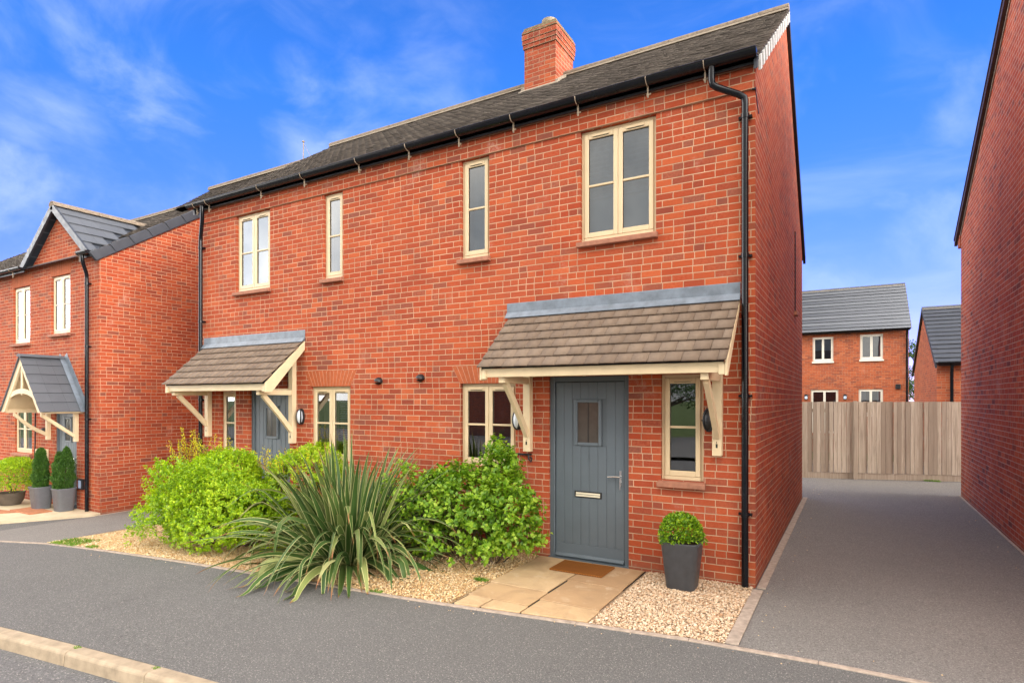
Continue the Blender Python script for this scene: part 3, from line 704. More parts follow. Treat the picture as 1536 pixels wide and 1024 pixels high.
# ------------------------------------------------------------------ the door and the porch hood
def front_door(P, x0, x1, z0, z1, y=0., handle=True, label=None):
    m = MB(); fw = .062; yf = y+.035
    m.box(x0, yf, z0, x0+fw, yf+.08, z1); m.box(x1-fw, yf, z0, x1, yf+.08, z1); m.box(x0+fw, yf, z1-fw, x1-fw, yf+.08, z1)
    m.add([(x0-.01, y-.03, z0), (x1+.01, y-.03, z0), (x1+.01, yf+.08, z0), (x0-.01, yf+.08, z0), (x0-.01, y-.03, z0+.022), (x1+.01, y-.03, z0+.022), (x1+.01, yf+.08, z0+.04), (x0-.01, yf+.08, z0+.04)],
          [(0,3,2,1),(4,5,6,7),(0,1,5,4),(1,2,6,5),(2,3,7,6),(3,0,4,7)])
    dr = m.build('door', M_doorf, P, bevel=.005)
    if label: dr['label'] = label
    lx0, lx1, lz0, lz1 = x0+fw+.008, x1-fw-.008, z0+.05, z1-fw-.008; yl = yf+.028
    MB().box(x0+fw-.01, yl+.012, z0+.03, x1-fw+.01, yl+.02, z1-fw+.01).build('door_gap', M_gap, dr)
    # leaf: boards with V grooves between, plain rail at foot
    wx0, wx1, wz0, wz1 = lx0+(lx1-lx0)*.285, lx0+(lx1-lx0)*.685, z0+1.375, z0+1.925
    m = MB(); nb = 8; bw = (lx1-lx0)/nb; kz = lz0+.16
    for i in range(nb):
        a, b = lx0+i*bw+.004*(i > 0), lx0+(i+1)*bw-.004*(i < nb-1)
        segs = [(kz, lz1)]
        if b > wx0 and a < wx1: segs = [(kz, wz0), (wz1, lz1)]
        for s0, s1 in segs:
            if b > wx0 and a < wx0 or a < wx1 and b > wx1: pass
            m.box(a, yl-.003, s0+.001, b, yl+.04, s1)
    for i in range(nb):     # scooped feet of the grooves
        m.box(lx0+i*bw+.012*(i > 0), yl-.003, kz-.012, lx0+(i+1)*bw-.012*(i < nb-1), yl+.01, kz+.0005)
    m.box(lx0, yl, lz0, lx1, yl+.04, lz1) if False else None
    m.box(lx0+.0005, yl+.003, lz0+.0005, lx1-.0005, yl+.044, wz0); m.box(lx0+.0005, yl+.003, wz1, lx1-.0005, yl+.044, lz1-.0005)
    m.box(lx0+.0005, yl+.003, wz0, wx0, yl+.044, wz1); m.box(wx1, yl+.003, wz0, lx1-.0005, yl+.044, wz1)
    m.box(lx0, yl-.0035, lz0, lx1, yl+.01, kz-.013)
    lf = m.build('door_leaf', M_door, dr, bevel=.0025)
    MB().obox((lx0+.0, yl-.03, lz0-.012), (lx1-lx0, 0, 0), (0, .03, .03), (0, -.01, .018)).build('weather_bar', M_door, dr, bevel=.003)
    m = MB(); t = .04
    for q in ((wx0, wx0+t, wz0, wz1), (wx1-t, wx1, wz0, wz1), (wx0+t, wx1-t, wz0, wz0+t), (wx0+t, wx1-t, wz1-t, wz1)): m.box(q[0], yl-.022, q[2], q[1], yl+.01, q[3])
    m.build('door_window', M_door, dr, bevel=.009, seg=2)
    MB().quad((wx0+t, yl-.002, wz0+t), (wx1-t, yl-.002, wz0+t), (wx1-t, yl-.002, wz1-t), (wx0+t, yl-.002, wz1-t)).build('door_pane', mat_glass_door, dr)
    c = (wx0+wx1)/2; MB().box(c-.004, yl-.006, wz0+t, c+.004, yl-.001, wz1-t).build('glazing_bar', M_blackm, dr)
    zb = z0+.80; lb = MB().box(wx0, yl-.010, zb-.038, wx1, yl, zb+.038).build('letter_box', M_blackm, dr, bevel=.003)
    MB().box(wx0+.02, yl-.022, zb-.024, wx1-.02, yl-.010, zb-.003).box(wx0+.02, yl-.016, zb+.002, wx1-.02, yl-.010, zb+.024).build('letter_flap', M_gold, dr, bevel=.003)
    # engraved drop-shaped number plate mark
    m = MB(); zc = z0+1.245; pts = [(c+.002+.030*math.sin(t)*(.55+.45*math.cos(t*.5)), yl-.0045, zc+.055*math.cos(t)-.01) for t in [2*math.pi*i/16 for i in range(17)]]
    m.tube(pts, .003, 5); m.tube([(c-.003, yl-.0045, zc+.045), (c-.004, yl-.0045, zc+.105)], .0022, 5); m.build('door_knocker', M_door, dr, smooth=True)
    if handle:
        hx = lx1-.045; hz = z0+1.03
        m = MB(); m.box(hx-.013, yl-.012, hz-.11, hx+.013, yl-.0035, hz+.075); m.tube([(hx, yl-.01, hz+.01), (hx, yl-.055, hz+.01)], .011, 10)
        m.tube([(hx+.008, yl-.055, hz+.01), (hx-.06, yl-.058, hz+.012), (hx-.14, yl-.052, hz+.003)], [.010, .009, .008], 10)
        m.tube([(hx, yl-.01, hz-.055), (hx, yl-.025, hz-.055)], .012, 10)
        m.box(hx-.006, yl-.03, hz-.14, hx+.006, yl-.024, hz-.05)
        m.build('door_handle', M_chrome, dr, smooth='auto')
    D = .5; m = MB(); yb = yf+.085
    m.box(x0-.05, yb, z0-.02, x1+.05, yb+D, z1+.05); m.build('hall_back', M_room, dr)
    return dr
mat_glass_door = plain('obscure_glass', (.075,.068,.06), .12, .6, .15, 9, .002, 40)

def hood(P, x0, x1, ztop, zlow, depth, posts, seed, label, rb=.15):
    """lean-to hood over the door; the main mesh is its timber"""
    S = Vector((0, depth, ztop-zlow)); H = S.length; m = MB(); zf = zlow-.02
    m.box(x0+.03, -depth+.035, zf-.10, x1-.03, -depth+.06, zf)                     # fascia board
    m.box(posts[0][0]+.07, -depth+.06, zf-.075, posts[1][0]-.07, -.0, zf-.063)                       # boarded soffit
    for s, xx in ((-1, x0+.012), (1, x1-.012)):                                    # bargeboards
        m.prism([(-depth+.02, zf-.13), (-depth+.02, zlow-.012), (-.003, ztop-.014), (-.003, ztop-(rb if s > 0 else .15)), (-depth+.13-(.15-rb)*.8*(s > 0), zf-.13)], 'x', xx-.012, xx+.012)
    m.box(x0+.026, -depth+.02, zf-.12, x0+.08, -depth+.07, zf-.02) ; m.box(x1-.08, -depth+.02, zf-.12, x1-.026, -depth+.07, zf-.02)
    hd = m.build('porch_hood', M_creamw, P, bevel=.004); hd['label'] = label
    MB().prism([(-depth+.02, zlow-.02), (-depth+.02, zlow-.006), (-.002, ztop-.004), (-.002, ztop-.03)], 'x', x0+.03, x1-.03).build('roof_board', M_gap, hd)
    tiles('hood_tiles', M_tileb, hd, (x0, -depth-.025, zlow-.02), (1,0,0), S, x1-x0, H+.0, .163, .165, .014, .0022, .030, seed=seed)
    m = MB(); zt = ztop-.0
    m.prism([(-.006, zt-.02), (-.006, zt+.155), (-.0, zt+.165), (.0, zt-.03)], 'x', x0-.06, x1+.0)
    S_ = S.normalized(); a = Vector((0, -.008, zt+.012)); b = a-S_*.085
    m.prism([(a.y, a.z+.03), (a.y, a.z+.012), (b.y, b.z+.012), (b.y-.004, b.z+.020), (a.y-.014, a.z+.034)], 'x', x0-.055, x1+.004)
    m.build('lead_flashing', M_lead, hd, bevel=.002)
    for (px, zb) in posts:
        m = MB(); w = .048
        m.box(px-w, -.085, zb, px+w, -.002, zf+.40)                               # wall post
        m.box(px-w*.8, -depth+.075, zf-.165, px+w*.8, -.0855, zf-.085)               # rail
        pts = []; n = 10                                                            # curved brace
        for i in range(n+1):
            t = i/n; yy = -.075-(depth-.24)*t; zz = zb+.20+(zf-.17-zb-.20)*t; bow = .055*math.sin(math.pi*t)
            pts.append((yy+bow*.62, zz-bow*.62*.7))
        d = Vector((-(depth-.24), zf-.17-zb-.20)).normalized(); nn = Vector((d.y, -d.x)); 
        up = [(p[0]-nn.x*.034, p[1]-nn.y*.034) for p in pts]; dn = [(p[0]+nn.x*.040, p[1]+nn.y*.040) for p in pts]
        poly = up+dn[::-1]; o = len(m.v); k = len(up)
        m.v += [(px-w*.55, a, b) for a, b in poly]+[(px+w*.55, a, b) for a, b in poly]; q = 2*k
        for i in range(k-1):
            m.f.append((o+i, o+i+1, o+2*k-2-i, o+2*k-1-i)); m.f.append((o+q+i+1, o+q+i, o+q+2*k-1-i, o+q+2*k-2-i))
        for i in range(q): j = (i+1) % q; m.f.append((o+j, o+i, o+q+i, o+q+j))
        br = m.build('bracket', M_creamw, hd, bevel=.005, seg=2)
        MB().box(px-.010, -.0875, zb+.085, px+.008, -.0845, zb+.125).box(px-.004, -.0875, zb+.13, px+.002, -.0845, zb+.15).build('bolt_head', M_blackm, hd)
    m = MB()
    for t in (.25, .47, .69): m.lathe((x0+(x1-x0)*t, -depth+.075, zf-.105), [(.018, 0), (.026, .012), (.026, .03)], 10)
    m.build('soffit_bolt', M_creamw, hd, smooth='auto')
    return hd

def dry_verge(P, x, yA, zA, yB, zB, n, mat, w=.05, h=.14, sgn=1, t=.02):
    """stepped verge units running up a rake in the plane x"""
    A, B = Vector((x, yA, zA)), Vector((x, yB, zB)); S = (B-A)/n; D = S.normalized(); Nn = Vector((0, -D.z, D.y)); 
    if Nn.z < 0: Nn = -Nn
    m = MB()
    for i in range(n):
        p = A+S*i; m.obox(p+Nn*(.012)-Nn*h, (sgn*w*(.8), 0, 0), S*1.0, Nn*(h+.0)-D*.03); m.obox(p+Nn*(.02)-Nn*h*.98, (sgn*w, 0, 0), S*.90, Nn*(h+.012)-D*.03)
        m.obox(p-Nn*h-Nn*.002+Vector((-sgn*.03, 0, 0)), (sgn*(w+.04), 0, 0), S*.12, Nn*.015) if False else None
    return m.build('verge', mat, P, bevel=.004)

def ridge(P, x0, x1, y, z, r=.11, mat=None, L=.45):
    m = MB(); mm = MB(); x = x0; i = 0; n = 8
    while x < x1-.02:
        b = min(x1, x+L); k = r*(1+.02*random.uniform(-1, 1))
        prof = [(y+k*math.cos(t)*1.1, z-.05+k*math.sin(t)*.85) for t in [math.pi*j/n for j in range(n+1)]]
        m.prism(prof, 'x', x+.004, b-.004); x = b
    o = m.build('ridge_tiles', mat or M_ridge, P)
    mm.prism([(y-r*1.15, z-.085), (y-r*1.02, z-.035), (y+r*1.02, z-.035), (y+r*1.15, z-.085)], 'x', x0+.01, x1-.01); mm.build('ridge_mortar', M_ridgem, o)
    return o

# ================================================================== MAIN PAIR OF HOUSES
XL, XR, YB, ZE = -9.335, 0., 6.32, 5.30
YR, ZR = 3.12, 7.60; ZEB = 4.80; ZEF = 5.36
H1 = thing('brick_house', (-4.6, 0, 0), 'red brick semi-detached pair with cream windows, two brown tiled porch hoods and a chimney', 'house')
wins = [(-1.921, -1.020, 3.762, 5.055), (-3.628, -3.190, 3.762, 5.055), (-6.206, -5.797, 3.762, 5.055), (-8.335, -7.455, 3.755, 5.055),
        (-3.635, -2.800, 1.050, 2.118), (-.968, -.511, 1.040, 2.185), (-6.482, -5.640, .98, 2.108), (-8.76, -8.345, .95, 2.05)]
doors = [(-2.337, -1.332, -.01, 2.187), (-7.977, -6.972, -.115, 2.075)]
m = MB(); wall_with_holes(m, XL, XR, -.6, ZE, 0, wins+doors)
wl = m
wl.quad((XR, 0, -.6), (XR, YB, -.6), (XR, YB, ZEB), (XR, YR, ZR-.03), (XR, 0, ZE)); wl.quad((XL, YB, -.6), (XL, 0, -.6), (XL, 0, ZE), (XL, YR, ZR-.03), (XL, YB, ZEB))
wl.quad((XR, YB, -.6), (XL, YB, -.6), (XL, YB, ZEB), (XR, YB, ZEB))
wl.quad((XL, 0, ZE), (XR, 0, ZE), (XR, YR, ZR-.03), (XL, YR, ZR-.03)); wl.quad((XR, YB, ZEB), (XL, YB, ZEB), (XL, YR, ZR-.03), (XR, YR, ZR-.03))
wall = wl.build('wall', M_brick, H1)
MB().box(XL-.002, -.024, 5.062, XR+.002, .01, ZE).build('corbel_band', M_brick, H1)
m = MB(); m.obox((XR-.005, -.03, 5.055), (.012, 0, 0), (0, .02, 0), (0, 0, .012)); m.obox((XR+.001, -.028, 5.055), (.006, 0, 0), (0, .22, -.17), (0, .012, .016))
m.box(XR-.03, -.027, 5.050, XR+.006, -.002, 5.061); m.build('kneeler_trim', M_blackm, H1)
ins = ['blind', 'net', 'net', 'sides', 'panel', 'room', 'slats', 'net']
for w, k in zip(wins, ins):
    window(H1, *w, ns=2 if w[1]-w[0] > .6 else 1, inside=k)
arch(H1, -6.49, -5.632, 2.112, 2.345, .13); arch(H1, -3.643, -2.792, 2.122, 2.35, .13)
front_door(H1, *doors[0], label='slate grey boarded front door with small window, letter box and chrome lever')
front_door(H1, *doors[1], label='blue grey front door of the left half, half hidden by shrubs')
hood(H1, -2.862, -.142, 2.955, 2.285, .75, [(-2.60, 1.275), (-.360, 1.33)], 5, 'wide brown tiled porch hood above the nearer door', rb=.07)
hood(H1, -9.19, -6.615, 2.845, 2.165, .75, [(-9.06, 1.255), (-6.86, 1.215)], 9, 'brown tiled porch hood above the left door')
oval_light(H1, -2.755, 1.66); oval_light(H1, -6.685, 1.64); oval_light(H1, -.452, 1.70, lens=False)
cowl(H1, -5.064, 2.17); cowl(H1, -4.30, 2.20)
m = MB(); m.obox((-2.78, -.03, 1.225), (.21, 0, .0), (0, .028, 0), (0, 0, .022)); m.tube([(-2.60, -.03, 1.225), (-2.59, -.04, 1.18), (-2.56, -.04, 1.15), (-2.55, -.035, 1.19), (-2.575, -.035, 1.21)], .011, 8)
m.build('hose_hook', M_blackm, H1)
# roof
rf = MB(); e = .10
sf = Vector((0, YR+e, ZR-ZEF)).normalized(); 
rf.add([(XL-.02, -.09, ZEF-.02), (XR+.04, -.09, ZEF-.02), (XR+.04, YR, ZR), (XL-.02, YR, ZR), (XL-.02, YB+.2, ZEB-.10), (XR+.04, YB+.2, ZEB-.10), (XL-.02, YR, ZR-.08), (XR+.04, YR, ZR-.08), (XL-.02, -.09, ZEF-.06), (XR+.04, -.09, ZEF-.06), (XL-.02, YB+.2, ZEB-.16), (XR+.04, YB+.2, ZEB-.16)],
       [(0,1,2,3), (3,2,5,4), (8,6,7,9), (6,10,11,7), (0,8,9,1), (4,5,11,10), (1,9,7,2), (2,7,11,5), (0,3,6,8), (3,4,10,6)])
roof = rf.build('roof', M_verge, H1)
chx0, chx1 = -4.16, -3.55
tiles('roof_tiles', M_tile, roof, (XL-.03, -.13, ZEF-.045), (1,0,0), (0, YR+.13, ZR-ZEF+.045), XR-XL+.08, Vector((0, YR+.13, ZR-ZEF+.045)).length-.04, .104, .168, .014, .0045, .034, seed=3,
      cut=lambda u, s: chx0+9.365 < u < chx1+9.365 and s > 3.50)
tiles('back_tiles', M_tile, roof, (XL-.03, YB+.22, ZEB-.11), (1,0,0), (0, -(YB+.22-YR), ZR-ZEB+.11), XR-XL+.08, Vector((0, YB+.22-YR, ZR-ZEB+.11)).length-.04, .208, .336, .014, .006, .024, seed=4)
ridge(roof, XL-.02, XR+.05, YR, ZR+.06)
m = MB(); D_ = Vector((0, YR+.12, ZR-ZEF+.045)); nn = 15
m.obox(Vector((XR+.001, -.12, ZEF-.155)), (.032, 0, 0), D_, (0, 0, .105))
vg = m.build('verge', M_verge, roof)
m = MB(); U_ = D_.normalized(); N_ = Vector((0, -U_.z, U_.y))
for i in range(nn):
    p = Vector((XR+.0335, -.12, ZEF-.045))+D_*((i+.25)/nn); m.obox(p-N_*.125-U_*.03, (.024, 0, 0), U_*(.115), N_*.125+U_*.045)
m.build('verge_mortar', M_vergew, vg)
m = MB(); A = Vector((XR+.004, YR, ZR+.03)); B = Vector((XR+.004, YB+.22, ZEB-.09)); m.obox(A, (.045, 0, 0), B-A, (0, -.03, -.14)); m.build('barge_strip', M_blackm, roof)
A = Vector((XL-.05, -.12, ZEF-.03)); B = Vector((XL-.05, YR, ZR+.02)); m = MB(); m.obox(A, (.04, 0, 0), B-A, (0, .0, -.12)); m.build('barge_strip', M_verge, roof)
gutter(H1, XL-.13, XR+.03, -.155, 5.375, clips=[-.467, -1.071, -1.894, -2.755, -3.572, -4.405, -5.335, -6.482, -7.507, -8.9, -9.25])
m = MB(); m.box(XL, -.09, ZE-.0, XR, .0, ZE+.06); m.build('eaves_board', M_blackm, H1)
downpipe(H1, [(-.09, -.06, .02), (-.09, -.06, 4.90), (-.095, -.065, 4.965), (-.14, -.085, 5.0), (-.345, -.14, 5.10), (-.39, -.15, 5.135), (-.398, -.155, 5.19), (-.398, -.155, 5.33)],
         joints=[(-.09, -.06, 4.78), (-.09, -.06, 3.37), (-.09, -.06, 1.95), (-.09, -.06, .75)])
downpipe(H1, [(-9.262, -.06, -.2), (-9.262, -.06, 4.74), (-9.25, -.065, 4.83), (-9.11, -.13, 5.03), (-9.07, -.15, 5.10), (-9.065, -.155, 5.33)],
         joints=[(-9.262, -.06, 4.62), (-9.262, -.06, 3.3), (-9.262, -.06, 1.9)])
# chimney
m = MB(); cy0, cy1 = 2.70, 3.42; cz = 8.06
m.box(chx0, cy0, 6.9, chx1, cy1, cz)
M_brick_ch = brick_mat('chimney_brick', lo=(.16,.034,.022), mid=(.25,.042,.018), hi=(.36,.080,.030), mortar=(.40,.26,.17), seed=6.); ch = m.build('chimney', M_brick_ch, H1)
m = MB(); m.box(chx0-.020, cy0-.020, cz, chx1+.020, cy1+.020, cz+.065); m.box(chx0-.03, cy0-.03, cz+.072, chx1+.03, cy1+.03, cz+.140); m.box(chx0-.02, cy0-.02, cz+.139, chx1+.02, cy1+.02, cz+.152); m.box(chx0-.036, cy0-.036, cz+.151, chx1+.036, cy1+.036, cz+.225); m.box(chx0-.03, cy0-.03, cz+.224, chx1+.03, cy1+.03, cz+.30)
m.build('corbel', M_brick_ch, ch)
MB().add([(chx0-.04, cy0-.04, cz+.255), (chx1+.04, cy0-.04, cz+.255), (chx1+.04, cy1+.04, cz+.255), (chx0-.04, cy1+.04, cz+.255), (chx0+.0, cy0+.0, cz+.37), (chx1-.0, cy0+.0, cz+.37), (chx1-.0, cy1-.0, cz+.37), (chx0+.0, cy1-.0, cz+.37)],
         [(0,3,2,1),(4,5,6,7),(0,1,5,4),(1,2,6,5),(2,3,7,6),(3,0,4,7)]).build('chimney_flaunching', plain('mossy_mortar', (.16,.12,.07), .95, .1, .4, 20, .006, 40), ch)
MB().lathe(((chx0+chx1)/2+.04, (cy0+cy1)/2-.06, cz+.36), [(.125, 0), (.125, .13), (.14, .15), (.14, .20), (.115, .20), (.11, .05)], 20).build('chimney_pot', plain('stone_pot', (.32,.27,.20), .85, .2, .2, 14), ch, smooth='auto')
def zr(y): return ZEF-.045+(y+.13)*(ZR-ZEF+.045)/(YR+.13)
m = MB(); y0_, y1_ = cy0-.10, YR
m.obox((chx0-.07, y0_, zr(y0_)+.02), (chx1-chx0+.14, 0, 0), (0, .12, .12*.72), (0, 0, .03))
m.obox((chx1-.0, cy0-.02, zr(cy0)+.02), (.06, 0, 0), (0, YR-cy0+.04, zr(YR)-zr(cy0)+.03), (0, 0, .05)); m.obox((chx0-.06, cy0-.02, zr(cy0)+.02), (.06, 0, 0), (0, YR-cy0+.04, zr(YR)-zr(cy0)+.03), (0, 0, .05))
m.build('chimney_flashing', M_ridgem, ch)
# mast on the roof
m = MB(); bx, by, bz = -9.36, 2.30, 6.98
m.tube([(bx, by, bz), (bx+.01, by, bz+.45)], .010, 6); m.tube([(bx+.01, by, bz+.42), (bx+.14, by+.1, bz+.12)], .004, 5); m.lathe((bx+.01, by, bz+.44), [(.028, 0), (.03, .02), (.018, .03)], 10); m.box(bx-.10, by-.08, bz-.04, bx+.12, by+.02, bz+.01)
m.build('mast', M_clip, H1)
# small objects seen on the sill of the big upper window
s = MB().lathe((-1.74, .19, 3.80), [(.035, 0), (.045, .04), (.04, .08), (.015, .10)], 14).build('soap_dispenser', M_white, smooth='auto'); tag(s, 'small white rounded pot behind the glass of the large upper window', 'pot')
s = MB().box(-1.27, .17, 3.80, -1.21, .20, 3.91).build('white_box', M_white, bevel=.004); tag(s, 'small white upright box behind the glass of the large upper window', 'box')

# side wall slit window
m = MB(); m.box(.0, 4.62, 3.40, .012, 4.70, 4.75); sw_ = m.build('window', M_gap, H1); sw_['label'] = 'narrow slit window high on the side wall'
MB().box(.0, 4.55, 3.33, .05, 4.78, 3.395).build('sill', M_sill, sw_, bevel=.004)

# ================================================================== LEFT NEIGHBOUR
NX, NY = -12.485, -.197
H2 = thing('brick_house', (-16, NY, -.46), 'red brick house on the far left with a cross gable and a pointed grey porch', 'house')
nw = [(-16.46, -15.592, 3.228, 4.541), (-14.554, -13.70, 3.353, 4.62), (-16.39, -15.49, .663, 1.76)]
nd = [(-14.40, -13.42, -.40, 1.72)]
NYB, NYR, NZR, NZE = 6.3, 3.0, 7.08, 4.93
m = MB(); wall_with_holes(m, -24, NX, -.7, NZE, NY, nw+nd)
gx0, gx1, gxc, gz = -15.491, -12.90, -14.155, 5.98
gx1 = 2*gxc-gx0
m.quad((gx0, NY, NZE), (gx1, NY, NZE), (gxc, NY, gz))
m.quad((NX, NY, -.7), (NX, NYB, -.7), (NX, NYB, NZE), (NX, NYR, NZR-.05), (NX, NY, NZE)); m.quad((NX, NYB, -.7), (-24, NYB, -.7), (-24, NYB, NZE), (NX, NYB, NZE))
m.quad((-24, NYB, -.7), (-24, NY, -.7), (-24, NY, NZE), (-24, NYR, NZR-.05), (-24, NYB, NZE))
m.build('wall', M_brick_b, H2)
m = MB()
m.add([(-24, NY-.15, NZE-.06), (NX+.04, NY-.15, NZE-.06), (NX+.04, NYR, NZR), (-24, NYR, NZR), (-24, NYB+.2, NZE-.06), (NX+.04, NYB+.2, NZE-.06)], [(0,1,2,3), (3,2,5,4)])
roof2 = m.build('roof', M_verge, H2)
sl_ = Vector((0, NYR-NY+.17, NZR-NZE+.07))
tiles('roof_tiles', M_tile, roof2, (-24, NY-.17, NZE-.07), (1,0,0), sl_, 24+NX+.04, sl_.length-.03, .104, .168, .014, .006, .024, seed=8, cut=lambda u, s: gx0-.1 < u-24 < gx1+.1 and s < 1.1)
ridge(roof2, -24, NX+.05, NYR, NZR+.05)
dry_verge(roof2, NX+.012, NY-.17, NZE-.08, NYR, NZR, 9, M_verge, .07, .17)
# cross gable roof
gs = (gz-NZE)/(gxc-gx0); yA = NY-.13; over = .16; zt = gz+.13
def main_y(z): return NY-.17+(z-(NZE-.07))/(NZR-NZE+.07)*(NYR-NY+.17)
for sgn in (-1, 1):
    ex = gxc+sgn*((gxc-gx0)+over); ez = zt-gs*((gxc-gx0)+over)
    m = MB(); m.quad((gxc, yA+.01, zt-.012), (ex, yA+.01, ez-.012), (ex, main_y(ez)+.1, ez-.012), (gxc, main_y(zt)+.1, zt-.012)); rb = m.build('gable_roof', M_verge, roof2)
    S = Vector((-sgn*((gxc-gx0)+over), 0, zt-ez)); Ls = S.length; Sn = S.normalized(); V = MB(); rows = 5; gg = Ls/rows
    for i in range(rows):
        p0 = Vector((ex, yA, ez))+Sn*gg*i; p1 = p0+Sn*gg*1.03; Nn = Vector((sgn*gs, 0, 1)).normalized()
        ya, yb = main_y(p0.z)+.12, main_y(p1.z)+.12; y = yA; k = 0
        while y < ya:
            y2 = min(ya, y+.33); jj = random.uniform(-.002, .002)
            q = [(p0.x, y+.001, p0.z), (p0.x, y2-.001, p0.z), (p1.x, y2-.001, p1.z), (p1.x, y+.001, p1.z)]
            up = [Vector(q[0])+Nn*(.035+jj), Vector(q[1])+Nn*(.035+jj), Vector(q[2])+Nn*.008, Vector(q[3])+Nn*.008]; dn = [a-Nn*.02 for a in up]
            F = [(0,1,2,3), (4,7,6,5), (0,4,5,1), (1,5,6,2), (2,6,7,3), (3,7,4,0)]
            V.add([tuple(a) for a in up]+[tuple(a) for a in dn], F if sgn < 0 else [f[::-1] for f in F]); y = y2
    V.build('gable_tiles', M_slate, roof2)
    # stepped verge units on the front edge
    V = MB()
    for i in range(rows):
        p0 = Vector((ex, yA-.035, ez))+Sn*gg*i; Nn = Vector((sgn*gs, 0, 1)).normalized()
        V.obox(p0+Nn*.036-Nn*.14, (0, .045, 0), Sn*gg*1.02, Nn*.145-Sn*.01)
    V.build('verge', M_verge, roof2, bevel=.004)
m = MB(); yv = yA-.04
while yv < main_y(zt)+.1:
    y2 = min(main_y(zt)+.12, yv+.45); m.prism([(gxc+.12*math.cos(t), zt-.02+.11*math.sin(t)) for t in [math.pi*j/8 for j in range(9)]], 'y', yv+.003, y2-.003); yv = y2
m.build('ridge_tiles', M_ridge, roof2)
gutter(H2, -24, gx0-.02, NY-.20, NZE-.02, clips=[-16, -17, -18.2, -19.2], r=.058); gutter(H2, gx1-.05, NX+.0, NY-.20, NZE-.02, clips=[-12.9])
downpipe(H2, [(-12.86, NY-.06, -.42), (-12.86, NY-.06, 4.4), (-12.85, NY-.07, 4.5), (-12.76, NY-.17, 4.68), (-12.75, NY-.19, 4.75), (-12.75, NY-.20, 4.88)], joints=[(-12.86, NY-.06, 3.0), (-12.86, NY-.06, 1.5), (-12.86, NY-.06, 4.3)], r=.036)
window(H2, *nw[0], y=NY, inside='sides'); window(H2, *nw[1], y=NY, inside='net'); window(H2, *nw[2], y=NY, inside='sides')
arch(H2, -14.58, -13.67, 4.624, 4.90, .06, NY, 12); arch(H2, -16.5, -15.56, 4.55, 4.80, .06, NY, 12)
front_door(H2, *nd[0], y=NY, label='blue grey front door under the pointed porch')
# pointed porch
pcx, pw, pz0, pz1, pd = -13.99, .87, 1.70, 2.80, .75
m = MB(); yF = NY-pd
for s in (-1, 1):
    m.prism([(pcx+s*(pw+.02), pz0-.06), (pcx, pz1-.04), (pcx, pz1-.20), (pcx+s*(pw-.10), pz0-.06)] if s > 0 else [(pcx+s*(pw+.02), pz0-.06), (pcx+s*(pw-.10), pz0-.06), (pcx, pz1-.20), (pcx, pz1-.04)], 'y', yF-.02, yF+.025)
    m.box(pcx+s*(pw-.04)-.03, yF+.03, pz0-.08, pcx+s*(pw-.04)+.03, NY-.002, pz0-.0)
m.box(pcx-.03, yF-.004, pz0+.30, pcx+.03, yF+.02, pz1-.15)
n = 12; o = len(m.v)                                                            # arched tie beam
for i in range(n+1):
    t = -1+2*i/n; x_ = pcx+t*.60; zz = pz0+.20+.13*(1-t*t)
    m.v += [(x_, yF-.01, zz), (x_, yF-.01, zz+.10), (x_, yF+.018, zz+.10), (x_, yF+.018, zz)]
for i in range(n):
    a = o+4*i
    for j in range(4): m.f.append((a+j, a+(j+1) % 4, a+4+(j+1) % 4, a+4+j))
pp = m.build('porch', M_creamw, H2, bevel=.003)
for s in (-1, 1):
    px = pcx+s*.62; m = MB(); m.box(px-.045, NY-.075, 1.02, px+.045, NY-.002, pz0-.085)
    if True:
        k = 8; up = []; dn = []
        for i in range(k+1):
            t = i/k; yy = NY-.07-(pd-.16)*t; zz = 1.14+(pz0-.10-1.14)*t+(-.05 if s < 0 else 0)*math.sin(math.pi*t); up.append((yy, zz+.04)); dn.append((yy, zz-.04))
        for i in range(k):
            m.add([(px-.03, *up[i]), (px-.03, *up[i+1]), (px-.03, *dn[i+1]), (px-.03, *dn[i]), (px+.03, *up[i]), (px+.03, *up[i+1]), (px+.03, *dn[i+1]), (px+.03, *dn[i])],
                  [(0,1,2,3), (7,6,5,4), (0,4,5,1), (3,2,6,7)]+([(0,3,7,4)] if i == 0 else [])+([(1,5,6,2)] if i == k-1 else []))
    m.build('bracket', M_creamw, pp)
for s in (-1, 1):
    S = Vector((-s*(pw+.06), 0, pz1-pz0+.05)); ls = S.length; Sn = S.normalized(); Nn = Vector((s*(pz1-pz0+.05), 0, pw+.06)).normalized(); V = MB(); rows = 6; gg = ls/rows
    MB().obox((pcx+s*(pw+.05), yF-.02, pz0-.055), (0, pd+.01, 0), S, -Nn*.02).build('porch_board', M_creamw, pp)
    for i in range(rows):
        p0 = Vector((pcx+s*(pw+.06), yF-.05, pz0-.05))+Sn*gg*i; y = 0
        while y < pd+.03:
            w_ = min(.26, pd+.04-y); V.obox(p0+Vector((0, y+.001, 0))+Nn*.022, (0, w_-.002, 0), Sn*gg*1.05-Nn*.016, -Nn*.012); y += .26
    V.build('porch_tiles', M_slate, pp)
    V = MB(); V.obox(Vector((pcx+s*(pw+.09), NY-.10, pz0-.07))+Nn*.03, (0, .098, .0), S*1.0, Nn*.006); V.obox(Vector((pcx+s*(pw+.11), NY-.012, pz0-.06))+Nn*.03, (0, .010, 0), S*1.02, Nn*.12); V.build('lead_flashing', M_lead, pp)
m = MB(); m.prism([(pcx+.10*math.cos(t), pz1-.01+.06*math.sin(t)) for t in [math.pi*j/6 for j in range(7)]], 'y', yF-.055, NY-.01); m.build('ridge_tiles', M_slate, pp)
